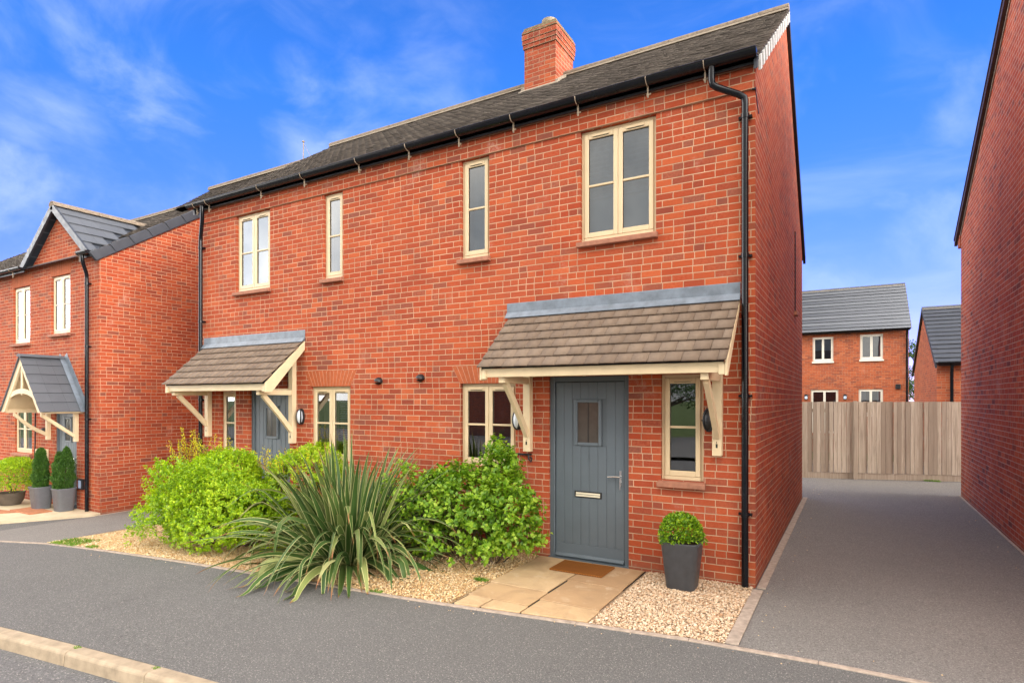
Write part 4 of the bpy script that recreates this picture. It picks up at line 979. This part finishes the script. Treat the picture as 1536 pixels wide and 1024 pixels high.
# lower roof running on towards the pair, its ridge carries the skyline
lx0, lx1, ly, lz, lry, lrz = -13.65, -9.42, 2.02, 6.60, 3.0, 7.36
m = MB(); m.quad((NX, ly+.16, -.6), (lx1, ly+.16, -.6), (lx1, ly+.16, lz), (NX, ly+.16, lz)); m.build('link_wall', M_brick_b, H2)
m = MB(); m.add([(lx0, ly, lz-.02), (lx1, ly, lz-.02), (lx1, lry, lrz), (lx0, lry, lrz), (lx0, lry+2.2, lz-.02), (lx1, lry+2.2, lz-.02)], [(0,1,2,3), (3,2,5,4), (0,3,4), (1,5,2)]); lr_ = m.build('link_roof', M_verge, H2)
S = Vector((0, lry-ly+.02, lrz-lz+.02)); tiles('link_tiles', M_tile, lr_, (lx0-.01, ly-.02, lz-.03), (1,0,0), S, lx1-lx0+.02, S.length-.02, .104, .168, .014, .0045, .030, seed=30)
ridge(lr_, lx0, lx1, lry, lrz+.05)
m = MB(); m.box(-14.98, NY-.14, -.02, -14.66, NY-.002, .80); m.build('meter_box', M_creamw, H2, bevel=.008)
m = MB(); m.box(-13.27, NY-.05, .02, -13.08, NY-.002, .24); mb_ = m.build('socket_box', M_blackm, H2, bevel=.005); MB().box(-13.24, NY-.054, .05, -13.13, NY-.0505, .21).build('socket_cover', plain('pale_blue_plastic', (.35,.42,.60), .4), mb_)
m = MB(); m.tube([(-15.28, NY-.02, 1.6), (-15.26, NY-.03, .9), (-15.30, NY-.025, .4)], .014, 6); m.lathe((-14.72, NY-.08, 1.19), [(.02, 0), (.05, .03), (.05, .06), (.02, .09)], 10); m.build('cable', M_blackm, H2)

# ================================================================== RIGHT NEIGHBOUR
RX, RY0, RY1, RYR, RZR, RZE = 2.70, -1.7, 8.1, 3.2, 7.72, 5.28
H3 = thing('brick_house', (6, 3, 0), 'tall red brick house wall on the right edge beside the driveway', 'house')
m = MB()
m.quad((RX, RY1, -.6), (RX, RY0, -.6), (RX, RY0, RZE), (RX, RYR, RZR), (RX, RY1, RZE)); m.quad((RX, RY0, -.6), (11, RY0, -.6), (11, RY0, RZE), (RX, RY0, RZE))
m.quad((11, RY0, -.6), (11, RY1, -.6), (11, RY1, RZE), (11, RYR, RZR), (11, RY0, RZE)); m.quad((11, RY1, -.6), (RX, RY1, -.6), (RX, RY1, RZE), (11, RY1, RZE))
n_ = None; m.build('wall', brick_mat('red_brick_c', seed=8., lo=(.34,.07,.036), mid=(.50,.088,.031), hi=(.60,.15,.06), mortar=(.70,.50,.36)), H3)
rs = (RZR-RZE)/(RY1-RYR)
m = MB(); m.add([(RX-.05, RY0-.3, RZE-.3*rs+.03), (11, RY0-.3, RZE-.3*rs+.03), (11, RYR, RZR+.03), (RX-.05, RYR, RZR+.03), (11, RY1+.3, RZE-.3*rs+.03), (RX-.05, RY1+.3, RZE-.3*rs+.03)], [(0,1,2,3), (3,2,4,5)])
r3 = m.build('roof', M_verge, H3)
S = Vector((0, -(RY1+.34-RYR), RZR-(RZE-.3*rs)+.02)); tiles('roof_tiles', M_tile, r3, (RX-.06, RY1+.34, RZE-.3*rs+.02), (1,0,0), S, 11-RX, S.length-.02, .208, .336, .014, .005, .024, seed=12)
S = Vector((0, (RYR-RY0+.34), RZR-(RZE-.3*rs)+.02)); tiles('roof_tiles', M_tile, r3, (RX-.06, RY0-.34, RZE-.3*rs+.02), (1,0,0), S, 11-RX, S.length-.02, .208, .336, .014, .005, .024, seed=13)
m = MB()
for s, yE in ((1, RY1+.36), (-1, RY0-.36)):
    A = Vector((RX-.065, yE, RZE-.32*rs)); B = Vector((RX-.065, RYR, RZR+.035)); m.obox(A, (.05, 0, 0), B-A, (0, 0, -.11)); m.obox(A+Vector((-.012, 0, .0)), (.065, 0, 0), B-A, (0, 0, .03))
m.build('verge', plain('brown_verge', (.075,.045,.038), .6, .3, .3, 6), r3)
m = MB()
for s, yE in ((1, RY1+.30), (-1, RY0-.30)):
    A = Vector((RX-.016, yE, RZE-.30*rs-.10)); B = Vector((RX-.016, RYR, RZR-.08)); m.obox(A, (.02, 0, 0), B-A, (0, 0, -.05))
m.build('undercloak', M_ridgem, r3)
MB().box(RX-.02, RY1+.0, RZE-.35, RX+.05, RY1+.25, RZE-.12).build('kneeler', M_brick_b, H3)

# ================================================================== FAR HOUSES
H4 = thing('brick_house', (-2, 25.2, 0), 'distant red brick house behind the fence with grey roof and cream windows', 'house')
FX, FY = 3.0, 25.2
fw_ = [(-.822, .046, 3.70, 4.85), (1.127, 2.030, 3.73, 4.88), (-.90, .25, .3, 2.35), (1.074, 2.030, 1.2, 2.37)]
m = MB(); wall_with_holes(m, -10, FX, -.6, 5.15, FY, fw_)
m.quad((FX, FY, -.6), (FX, FY+7, -.6), (FX, FY+7, 5.15), (FX, FY+3.5, 7.55), (FX, FY, 5.15)); m.quad((FX, FY+7, -.6), (-10, FY+7, -.6), (-10, FY+7, 5.15), (FX, FY+7, 5.15)); m.quad((-10, FY+7, -.6), (-10, FY, -.6), (-10, FY, 5.15), (-10, FY+3.5, 7.55), (-10, FY+7, 5.15))
m.build('wall', M_brick_far, H4)
M_creamf = plain('white_frame', (.80,.77,.68), .4, .4, .04)
for i, w in enumerate(fw_):
    window(H4, *w, y=FY, inside=['half', 'net', 'room', 'sides'][i], bars=0, vent=False, frame_m=M_creamf, sillmat=M_creamf, simple=True, fw=.05, sw=.045, silldrop=.09, sill=(i != 2))
m = MB(); m.add([(-10.1, FY-.25, 5.02), (FX+.06, FY-.25, 5.02), (FX+.06, FY+3.5, 7.6), (-10.1, FY+3.5, 7.6), (-10.1, FY+7.25, 5.02), (FX+.06, FY+7.25, 5.02)], [(0,1,2,3), (3,2,5,4)]); r4 = m.build('roof', M_verge, H4)
S = Vector((0, 3.77, 2.6)); tiles('roof_tiles', M_slate, r4, (-10.1, FY-.27, 5.01), (1,0,0), S, 13.2, S.length, .33, 14., .02, .004, .045, seed=20)
ridge(r4, -10.1, FX+.08, FY+3.5, 7.64, mat=M_slate)
gutter(H4, -10, FX+.05, FY-.30, 5.06, r=.07); downpipe(H4, [(2.93, FY-.08, 0), (2.93, FY-.08, 4.8), (2.93, FY-.3, 5.0)], r=.045)
for lx in (-1.10, .53):
    m = MB(); m.box(lx-.07, FY-.10, 1.88, lx+.07, FY, 2.14); w = m.build('wall_light', M_blackm, H4, bevel=.02); MB().lathe((lx, FY-.12, 1.90), [(.03, 0), (.06, .03), (.06, .12), (.03, .15)], 10).build('light_lens', plain('blueish_lens', (.45,.55,.70), .2), w)
m = MB(); m.box(2.50, FY-.08, 2.36, 2.70, FY, 2.58); m.build('vent_cowl', M_blackm, H4, bevel=.02)

H5 = thing('brick_house', (5, 18, 0), 'low red brick building with grey roof seen right of the distant house', 'bungalow')
BX, BY0, BY1, BYR, BZE, BZR = 3.0, 15.0, 22.5, 18.75, 3.05, 5.05
m = MB(); m.quad((BX, BY1, -.6), (BX, BY0, -.6), (BX, BY0, BZE), (BX, BYR, BZR), (BX, BY1, BZE)); m.quad((BX, BY0, -.6), (14, BY0, -.6), (14, BY0, BZE), (BX, BY0, BZE)); m.quad((14, BY0, -.6), (14, BY1, -.6), (14, BY1, BZE), (14, BYR, BZR), (14, BY0, BZE)); m.quad((14, BY1, -.6), (BX, BY1, -.6), (BX, BY1, BZE), (14, BY1, BZE))
m.build('wall', M_brick_far, H5)
m = MB(); m.add([(BX-.05, BY0-.2, BZE-.09), (14, BY0-.2, BZE-.09), (14, BYR, BZR+.02), (BX-.05, BYR, BZR+.02), (14, BY1+.2, BZE-.09), (BX-.05, BY1+.2, BZE-.09)], [(0,1,2,3), (3,2,4,5)]); r5 = m.build('roof', M_verge, H5)
S = Vector((0, 3.97, BZR-BZE+.12)); tiles('roof_tiles', M_slate, r5, (BX-.06, BY0-.22, BZE-.10), (1,0,0), S, 11, S.length, .33, 14., .02, .004, .045, seed=22)
ridge(r5, BX-.06, 14, BYR, BZR+.06, mat=M_slate)
m = MB()
for yE in (BY0-.24, BY1+.24): A = Vector((BX-.07, yE, BZE-.10)); B = Vector((BX-.07, BYR, BZR+.05)); m.obox(A, (.05, 0, 0), B-A, (0, 0, -.13))
m.build('verge', M_verge, r5)
gutter(H5, BX-.0, 14, BY0-.26, BZE-.06, r=.06); downpipe(H5, [(3.35, BY0-.07, 0), (3.35, BY0-.07, 2.75), (3.35, BY0-.2, 2.95)], r=.045)

# ================================================================== FENCE
FA, FB = Vector((-.30, 9.58, 0)), Vector((3.25, 10.72, 0)); FD = (FB-FA); FL = FD.length; FU = FD.normalized(); FN = Vector((FU.y, -FU.x, 0))
FE = thing('fence', (1.4, 10.1, 0), 'weathered close-boarded timber fence closing the end of the driveway', 'fence')
m = MB(); u = 0; r = random.Random(5)
while u < FL:
    w_ = r.choice((.075, .09, .095, .105))+r.uniform(-.006, .006); t = r.uniform(-.005, .005); o_ = FA+FU*(u+.003); pr = FN*(r.choice((0, .013, .016))+r.uniform(0, .004))
    m.obox(o_+pr+Vector((0, 0, .15)), FU*(w_-.007), FN*.015, Vector((0, 0, 1.70+t))+FU*r.uniform(-.003, .003)); u += w_
m.build('boards', M_fence, FE)
m = MB(); m.obox(FA+Vector((0, 0, 0))+FN*.012, FU*FL, -FN*.04, (0, 0, .145)); m.build('gravel_board', M_fence, FE)
m = MB()
for z_ in (.35, .95, 1.6): m.obox(FA+Vector((0, 0, z_))-FN*.006, FU*FL, -FN*.04, (0, 0, .08))
m.build('rail', M_fence, FE)
m = MB(); c = FA+FU*1.20; m.obox(c+FN*.036, FU*.085, FN*.03, (0, 0, 1.87)); m.build('post', M_fence, FE)
for u in (0.0, 2.4): m = MB(); m.obox(FA+FU*u-FN*.05, FU*.09, -FN*.09, (0, 0, 1.84)); m.build('post', M_fence, FE)

# ================================================================== PLANTS
def leaf_mesh(name, P, D, Ls, Ws, mat, parent, fold=.25, up=None, mi=None):
    """P base points, D leaf directions (n,3), lengths, widths -> folded diamond leaves"""
    n = len(P); D = D/np.linalg.norm(D, axis=1, keepdims=True)
    a = rng.normal(size=(n, 3)) if up is None else up+rng.normal(size=(n, 3))*.45
    Nn = a-(a*D).sum(1, keepdims=True)*D; Nn /= np.linalg.norm(Nn, axis=1, keepdims=True)+1e-9; Sd = np.cross(D, Nn)
    L = Ls[:, None]; Wd = Ws[:, None]*.5
    b = P; t = P+D*L-Nn*L*.12; c = P+D*L*.45
    l = c+Sd*Wd+Nn*Wd*fold; r_ = c-Sd*Wd+Nn*Wd*fold
    V = np.stack([b, r_, t, l], 1).reshape(-1, 3); o = 4*np.arange(n)[:, None, None]
    F = (np.array([(0, 1, 2), (0, 2, 3)])[None]+o).reshape(-1, 3)
    return np_mesh(name, V, F, mat, parent, mi=None if mi is None else np.repeat(mi, 2))
def unit(n):
    v = rng.normal(size=(n, 3)); return v/np.linalg.norm(v, axis=1, keepdims=True)
def lump(d, seed, k=7, amp=.24):
    r = np.random.default_rng(seed); c = r.normal(size=(k*3, 3)); c /= np.linalg.norm(c, axis=1, keepdims=True); s = np.ones(len(d))
    for q in c: s += amp*np.exp(-((1-d@q)*9))
    return s-amp*.6
def stems(name, A, B, parent, r=.006, mat=None, bend=.06):
    m = MB()
    for a, b in zip(A, B):
        a, b = Vector(a), Vector(b); mid = (a+b)/2+Vector((random.uniform(-bend, bend), random.uniform(-bend, bend), bend*.5)); m.tube([a, mid, b], [r*1.4, r, r*.5], 4, cap=False)
    return m.build(name, mat or M_bark, parent)
def shrub(name, loc, blobs, ntw, per, Lr, Wr, mat, label, cat, seed, spray=.16, shoots=(), zmin=.03, aspect=1., extra=None, flat=None):
    """blobs: (cx,cy,cz,rx,ry,rz,weight) around loc; twigs end on lumpy shells, leaves run along their outer part"""
    T = thing(name, loc, label, cat); loc = np.array(loc, float); PP = []; DD = []; UP = []; tot = sum(b[6] for b in blobs); EA = []; EB = []
    for bi, b in enumerate(blobs):
        k = int(ntw*b[6]/tot); d = unit(k); d[:, 2] = np.where(d[:, 2] < -.55, -d[:, 2], d[:, 2])
        rad = lump(d, seed+bi)*rng.uniform(.72, 1.04, k)**.6
        E_ = np.array(b[:3])+d*np.array(b[3:6])*rad[:, None]
        T_ = d*np.array([1, 1, .8])+np.array([0, 0, .45])+rng.normal(size=(k, 3))*.35; T_ /= np.linalg.norm(T_, axis=1, keepdims=True)
        EA.append(E_[:28]*np.array([.25, .25, .1])+np.array([b[0]*.5, b[1]*.5, 0.02])); EB.append(E_[:28]*.93)
        q = rng.random((k, per)); l = spray*rng.uniform(.6, 1.3, (k, 1)); base = E_[:, None]+T_[:, None]*(q*l)[..., None]
        base = base-T_[:, None]*(l*.6)[..., None]
        side = rng.normal(size=(k, per, 3)); side -= (side*T_[:, None]).sum(-1, keepdims=True)*T_[:, None]; side /= np.linalg.norm(side, axis=-1, keepdims=True)
        D = T_[:, None]*.55+side*.9
        PP.append((base+side*.006).reshape(-1, 3)); DD.append(D.reshape(-1, 3)); UP.append(np.repeat((d+np.array([0, 0, .9])), per, 0))
    P = np.concatenate(PP)+loc; D = np.concatenate(DD); U = np.concatenate(UP); gz = np.array([G(x) for x in P[:, 0]])
    keep = (P[:, 2] > gz+zmin) & (P[:, 1] < -.03); P, D, U = P[keep], D[keep], U[keep]; n = len(P)
    leaf_mesh('foliage', P, D, rng.uniform(*Lr, n), rng.uniform(*Wr, n), mat, T, up=U)
    stems('stems', np.concatenate(EA)+loc, np.concatenate(EB)+loc, T)
    if len(shoots):
        P = []; D = []; A = []; B = []
        for (x, y, z, dx, dy, L) in shoots:
            a = np.array((x, y, z))+loc; t = np.array((dx, dy, 1.)); t /= np.linalg.norm(t); b = a+t*L; A.append(a); B.append(b)
            for i in range(int(L/.008)):
                s = rng.uniform(.0, 1.02); bend = np.array([dx, dy, -.3])*.10*s*s; sd = rng.normal(size=3); P.append(a+t*L*s+bend+sd*.004); D.append(t*.6+sd)
        P, D = np.array(P), np.array(D); n = len(P); leaf_mesh('new_shoots', P, D, rng.uniform(.016, .034, n), rng.uniform(.008, .015, n), M_limeb, T); stems('new_shoot_stems', A, B, T, .0025, bend=.02)
    return T

rs_ = random.Random(11)
sh = [(-.95+rs_.uniform(-.42, .45), rs_.uniform(-.1, .35), rs_.uniform(.92, 1.12), rs_.uniform(-.35, .25), rs_.uniform(-.2, .2), rs_.uniform(.22, .50)) for _ in range(40)]
sh += [(-1.32+rs_.uniform(-.12, .1), rs_.uniform(-.3, .2), rs_.uniform(.30, .65), rs_.uniform(-1.3, -.5), rs_.uniform(-.3, .3), rs_.uniform(.18, .40)) for _ in range(18)]
sh += [(rs_.uniform(-.2, 1.6), rs_.uniform(-.1, .4), rs_.uniform(1.0, 1.15), rs_.uniform(-.3, .3), rs_.uniform(-.2, .2), rs_.uniform(.12, .28)) for _ in range(30)]
shrub('lime_shrub', (-6.66, -1.25, G(-6.66)), [(-.25, -.08, .60, .80, .64, .56, 1.4), (.28, -.32, .52, .78, .60, .50, 1.1), (1.05, .45, .68, .80, .42, .52, .8), (.0, -.20, .26, .80, .60, .28, .5)],
      6000, 16, (.024, .046), (.015, .027), M_lime, 'bushy lime green shrub with yellow shoots, leftmost in the gravel bed', 'shrub', 31, .12, sh)
sh2 = [(rs_.uniform(-.6, .6), rs_.uniform(-.3, .2), rs_.uniform(.9, 1.0), rs_.uniform(-.3, .3), rs_.uniform(-.2, .2), rs_.uniform(.1, .22)) for _ in range(10)]
shrub('green_shrub', (-3.05, -.62, 0), [(-.20, -.05, .54, .70, .46, .52, 1.2), (.42, .0, .44, .42, .38, .46, .9), (-.66, -.05, .45, .42, .42, .43, .6), (.30, .22, 1.04, .22, .18, .28, .32)],
      1150, 13, (.038, .066), (.030, .050), M_green, 'mid green broad-leaved shrub beside the front door, under the window', 'shrub', 51, .20)

def phormium(loc, n, label):
    T = thing('flax_plant', loc, label, 'plant'); V = []; F = []; UV = []; r = random.Random(21); K = 16
    for i in range(n):
        q = (i+.5)/n; az = r.uniform(0, 2*math.pi); rad = .03+.27*math.sqrt(r.random()); inner = q < .34
        if inner:
            el = R_(88-38*(q/.34)+r.uniform(-7, 7)); Lb = r.uniform(1.05, 1.62); bendt = r.uniform(.2, .8); pw_ = 2.8
        else:
            el = R_(66-52*((q-.34)/.66)**.9+r.uniform(-9, 9)); Lb = r.uniform(1.2, 1.68)-.25*(q > .8); bendt = r.uniform(.8, 2.2); pw_ = r.uniform(1.3, 2.2)
        w = r.uniform(.060, .100); kink = r.random() < .20 and q > .30; kt = r.uniform(.40, .70); tw = r.uniform(-.6, .6)
        p = Vector((loc[0]+rad*math.cos(az), loc[1]+rad*math.sin(az), loc[2]+.02)); az0 = az+r.uniform(-.25, .25); o = len(V); e = el
        roll = r.uniform(-.5, .5)
        for k in range(K+1):
            t = k/K
            if k:
                p = p+d*(Lb/K)
            e = el-bendt*1.1*t**pw_-(1.1*max(0, min(1, (t-kt)*9)) if kink else 0); e = max(e, R_(-82))
            d = Vector((math.cos(az0)*math.cos(e), math.sin(az0)*math.cos(e), math.sin(e)))
            if p.z < loc[2]+.022 and e < 0: p.z = loc[2]+.022+.01*r.random(); d.z = max(d.z, -.02)
            sd = Vector((-math.sin(az0), math.cos(az0), 0)); nm = d.cross(sd).normalized(); ro = roll+tw*t; s2 = sd*math.cos(ro)+nm*math.sin(ro); n2 = d.cross(s2)
            ww = w*(.65+.9*t if t < .35 else .965)*(1 if t < .38 else max(.02, 1-((t-.38)/.62)**1.45)); 
            if p.y > -.05: p.y = -.05
            V += [tuple(p+s2*ww*.5+n2*ww*-.16), tuple(p), tuple(p-s2*ww*.5+n2*ww*-.16)]; UV += [(0, t), (.5, t), (1, t)]
        for k in range(K):
            a = o+3*k; F += [(a, a+1, a+4, a+3), (a+1, a+2, a+5, a+4)]
    np_mesh('blades', V, F, M_phor, T, uv=UV, smooth=True); return T
phormium((-4.28, -1.36, -.015), 350, 'large spiky flax plant with arching variegated strap leaves in the gravel bed')

# weeds
def tuft(loc, n, spread, h, label):
    T = []; A = rng.uniform(-spread, spread, (n, 2))*np.array([1, .5]); P = np.stack([A[:, 0]+loc[0], A[:, 1]+loc[1], np.array([G(x) for x in A[:, 0]+loc[0]])+loc[2]], 1)
    D = rng.normal(size=(n, 3))*.5+np.array([0, 0, 1.]); o = leaf_mesh('grass_tuft', P, D, rng.uniform(.4, 1, n)*h, np.full(n, .006), M_grass, None); return tag(o, label, 'weeds')
tuft((-8.95, -2.17, .01), 900, .34, .06, 'low green weed tuft at the left tip of the gravel bed')
tuft((-8.25, -2.26, .01), 200, .10, .04, 'tiny green weed tuft by the edging left of the lime shrub')
tuft((-2.52, -1.22, .015), 200, .07, .05, 'small green weed tuft beside the sandstone patio')
tuft((-3.22, -2.03, .012), 120, .07, .03, 'tiny weed tuft on the edging below the flax plant')

for kx, kl in ((-4.354, 'weeds in the kerb joint at the left of the photo'), (-3.44, 'weeds in the kerb joint nearest the bottom edge, right of the other kerb weeds')):
    tuft((kx, kb(kx)-.03, -.004), 70, .035, .022, kl)
tuft((2.45, 10.35, .0), 260, .16, .06, 'green weeds at the foot of the timber fence by the right wall')
# potted box ball
T = thing('potted_box_ball', (-.645, -.36, .02), 'round clipped box plant in a tall charcoal square planter by the door', 'potted plant')
MB().lathe((-.645, -.36, .015), [(.135, 0), (.142, .01), (.188, .43), (.200, .455), (.200, .475), (.183, .475), (.178, .42)], 40, sq=4.5).build('pot', M_pot, T, smooth='auto', bevel=.002)
MB().lathe((-.645, -.36, .43), [(.17, 0), (.16, .012)], 24, sq=4.5).build('soil', M_soil, T)
d = unit(4200); d[:, 2] = np.where(d[:, 2] < -.5, -d[:, 2], d[:, 2]); k = len(d); P = np.array([-.645, -.36, .585])+d*np.array([.178, .178, .155])*(lump(d, 5, 14, .10)*rng.uniform(.72, 1.06, k))[:, None]
leaf_mesh('foliage', P, d+rng.normal(size=d.shape)*.7, rng.uniform(.020, .034, k), rng.uniform(.014, .022, k), M_box, T, up=d)

def cone_plant(x, y, z, h, rad, label, seed, twin=0):
    T = thing('potted_conifer', (x, y, z), label, 'potted plant', 'potted conifers by the porch of the left house')
    MB().lathe((x, y, z), [(.135, 0), (.142, .01), (.180, .44), (.192, .455), (.192, .475), (.178, .475), (.172, .43)], 32, sq=5).build('pot', M_potg, T, smooth='auto')
    MB().lathe((x, y, z+.43), [(.17, 0), (.16, .015)], 20, sq=5).build('soil', M_soil, T)
    n = 8000; t = rng.random(n); a = rng.uniform(0, 6.28, n); prof = rad*np.sqrt(np.clip(1-t**2.3, 0, 1))*(.82+.18*np.minimum(1, t*6)); rr = prof*rng.uniform(.62, 1.06, n)*(1+.12*np.sin(a*3+seed)+.12*np.sin(t*19+a*2))
    cx = x+(twin*np.sign(np.cos(a))*t*.09 if twin else 0)
    P = np.stack([cx+rr*np.cos(a), y+rr*np.sin(a), z+.44+t*h*(1+(.10*np.cos(a) if twin else 0))], 1); D = np.stack([np.cos(a)*.5, np.sin(a)*.5, np.full(n, .9)], 1)+rng.normal(size=(n, 3))*.45
    leaf_mesh('foliage', P, D, rng.uniform(.03, .06, n), rng.uniform(.012, .022, n), M_conif, T); stems('stems', [(x, y, z+.5)], [(x, y, z+.5+h*.8)], T, .012)
cone_plant(-14.06, -.58, zf, .82, .135, 'narrow cone-shaped conifer in a grey pot, left of the two by the porch', 1)
cone_plant(-13.38, -.45, zf, .80, .175, 'fuller forked conifer in a grey pot, right of the two by the porch', 2, 1)
T = thing('potted_shrub', (-15.10, -.70, zf), 'round bright green shrub in a low brown bowl at the left edge', 'potted plant')
MB().lathe((-15.22, -.70, zf), [(.18, 0), (.24, .1), (.27, .27), (.25, .27), (.23, .2)], 28).build('pot', M_potb, T, smooth='auto')
d = unit(9000); d[:, 2] = np.where(d[:, 2] < -.5, -d[:, 2], d[:, 2]); k = len(d); P = np.array([-15.20, -.70, zf+.58])+d*np.array([.50, .45, .40])*(lump(d, 15, 9, .12)*rng.uniform(.7, 1.05, k))[:, None]
leaf_mesh('foliage', P, d+rng.normal(size=d.shape)*.7, rng.uniform(.025, .05, k), rng.uniform(.014, .026, k), M_lime, T, up=d); stems('stems', [(-15.10, -.70, zf+.2)]*5, [(-15.10+q*.1, -.70, zf+.7) for q in (-2, -1, 0, 1, 2)], T, .01)

# door mats
o = MB().box(-2.06, -.545, .028, -1.445, -.135, .046).build('doormat', M_mat, bevel=.004); tag(o, 'rust brown ribbed coir doormat in front of the nearer grey door', 'doormat')
o = MB().box(-14.35, -1.02, zf+.001, -13.45, -.62, zf+.02).build('doormat', M_terr, bevel=.004); tag(o, 'terracotta coloured mat on cream paving below the pointed porch', 'doormat')

# trees: behind the far house, and across the road (seen only as reflections in the glass)
def tree(loc, h, rad, label, seed, n=9000, leaf=(.10, .22), group=None):
    T = thing('tree', loc, label, 'tree', group); r = random.Random(seed); m = MB(); L0 = Vector(loc)
    m.tube([L0, L0+Vector((.1, .05, h*.3)), L0+Vector((0, .1, h*.6)), L0+Vector((.15, 0, h*.9))], [h*.028, h*.022, h*.014, h*.004], 8)
    C_ = []
    for i in range(16):
        a = r.uniform(0, 6.28); z = r.uniform(.30, .85)*h; q = rad*r.uniform(.45, .95)*(1-.35*abs(z/h-.5)); e = L0+Vector((math.cos(a)*q, math.sin(a)*q, z+r.uniform(.0, .15)*h)); C_.append((e, r.uniform(.22, .42)*rad))
        m.tube([L0+Vector((0, .05, z*.75)), (L0+Vector((0, .05, z*.8))+e)/2, e], [h*.011, h*.007, h*.002], 5)
    m.build('trunk', M_bark, T)
    P = []; k = n//16
    for c, q in C_: d = unit(k); P.append(np.array(c)+d*q*rng.uniform(.5, 1.05, k)[:, None]**.5*np.array([1, 1, .75]))
    P = np.concatenate(P); n = len(P); leaf_mesh('crown', P, rng.normal(size=(n, 3)), rng.uniform(*leaf, n), rng.uniform(leaf[0]*.6, leaf[1]*.6, n), M_tree, T)
tree((4.9, 44, 0), 5.6, 2.2, 'pale tree glimpsed in the gap between the distant house and the low building', 3, 5000)

tree((7.5, -24, -.1), 8.5, 3.2, 'broad tree across the road seen only mirrored in the ground floor panes, nearer the drive', 14, 7000, group='trees across the road')
tree((-7.8, -25, -.1), 7.0, 2.8, 'smaller tree across the road seen only mirrored in the panes, beside the brick house', 15, 6000, group='trees across the road')

H6 = thing('brick_house', (-16, -27, 0), 'brick house across the road, seen only mirrored in the panes', 'house')
m = MB(); m.box(-27, -34, -.6, -12.5, -27, 5.0); m.build('wall', M_brick_far, H6)
m = MB(); m.prism([(-34.3, 4.9), (-26.7, 4.9), (-30.5, 7.6)], 'x', -27.1, -12.4); m.build('roof', M_slate, H6)
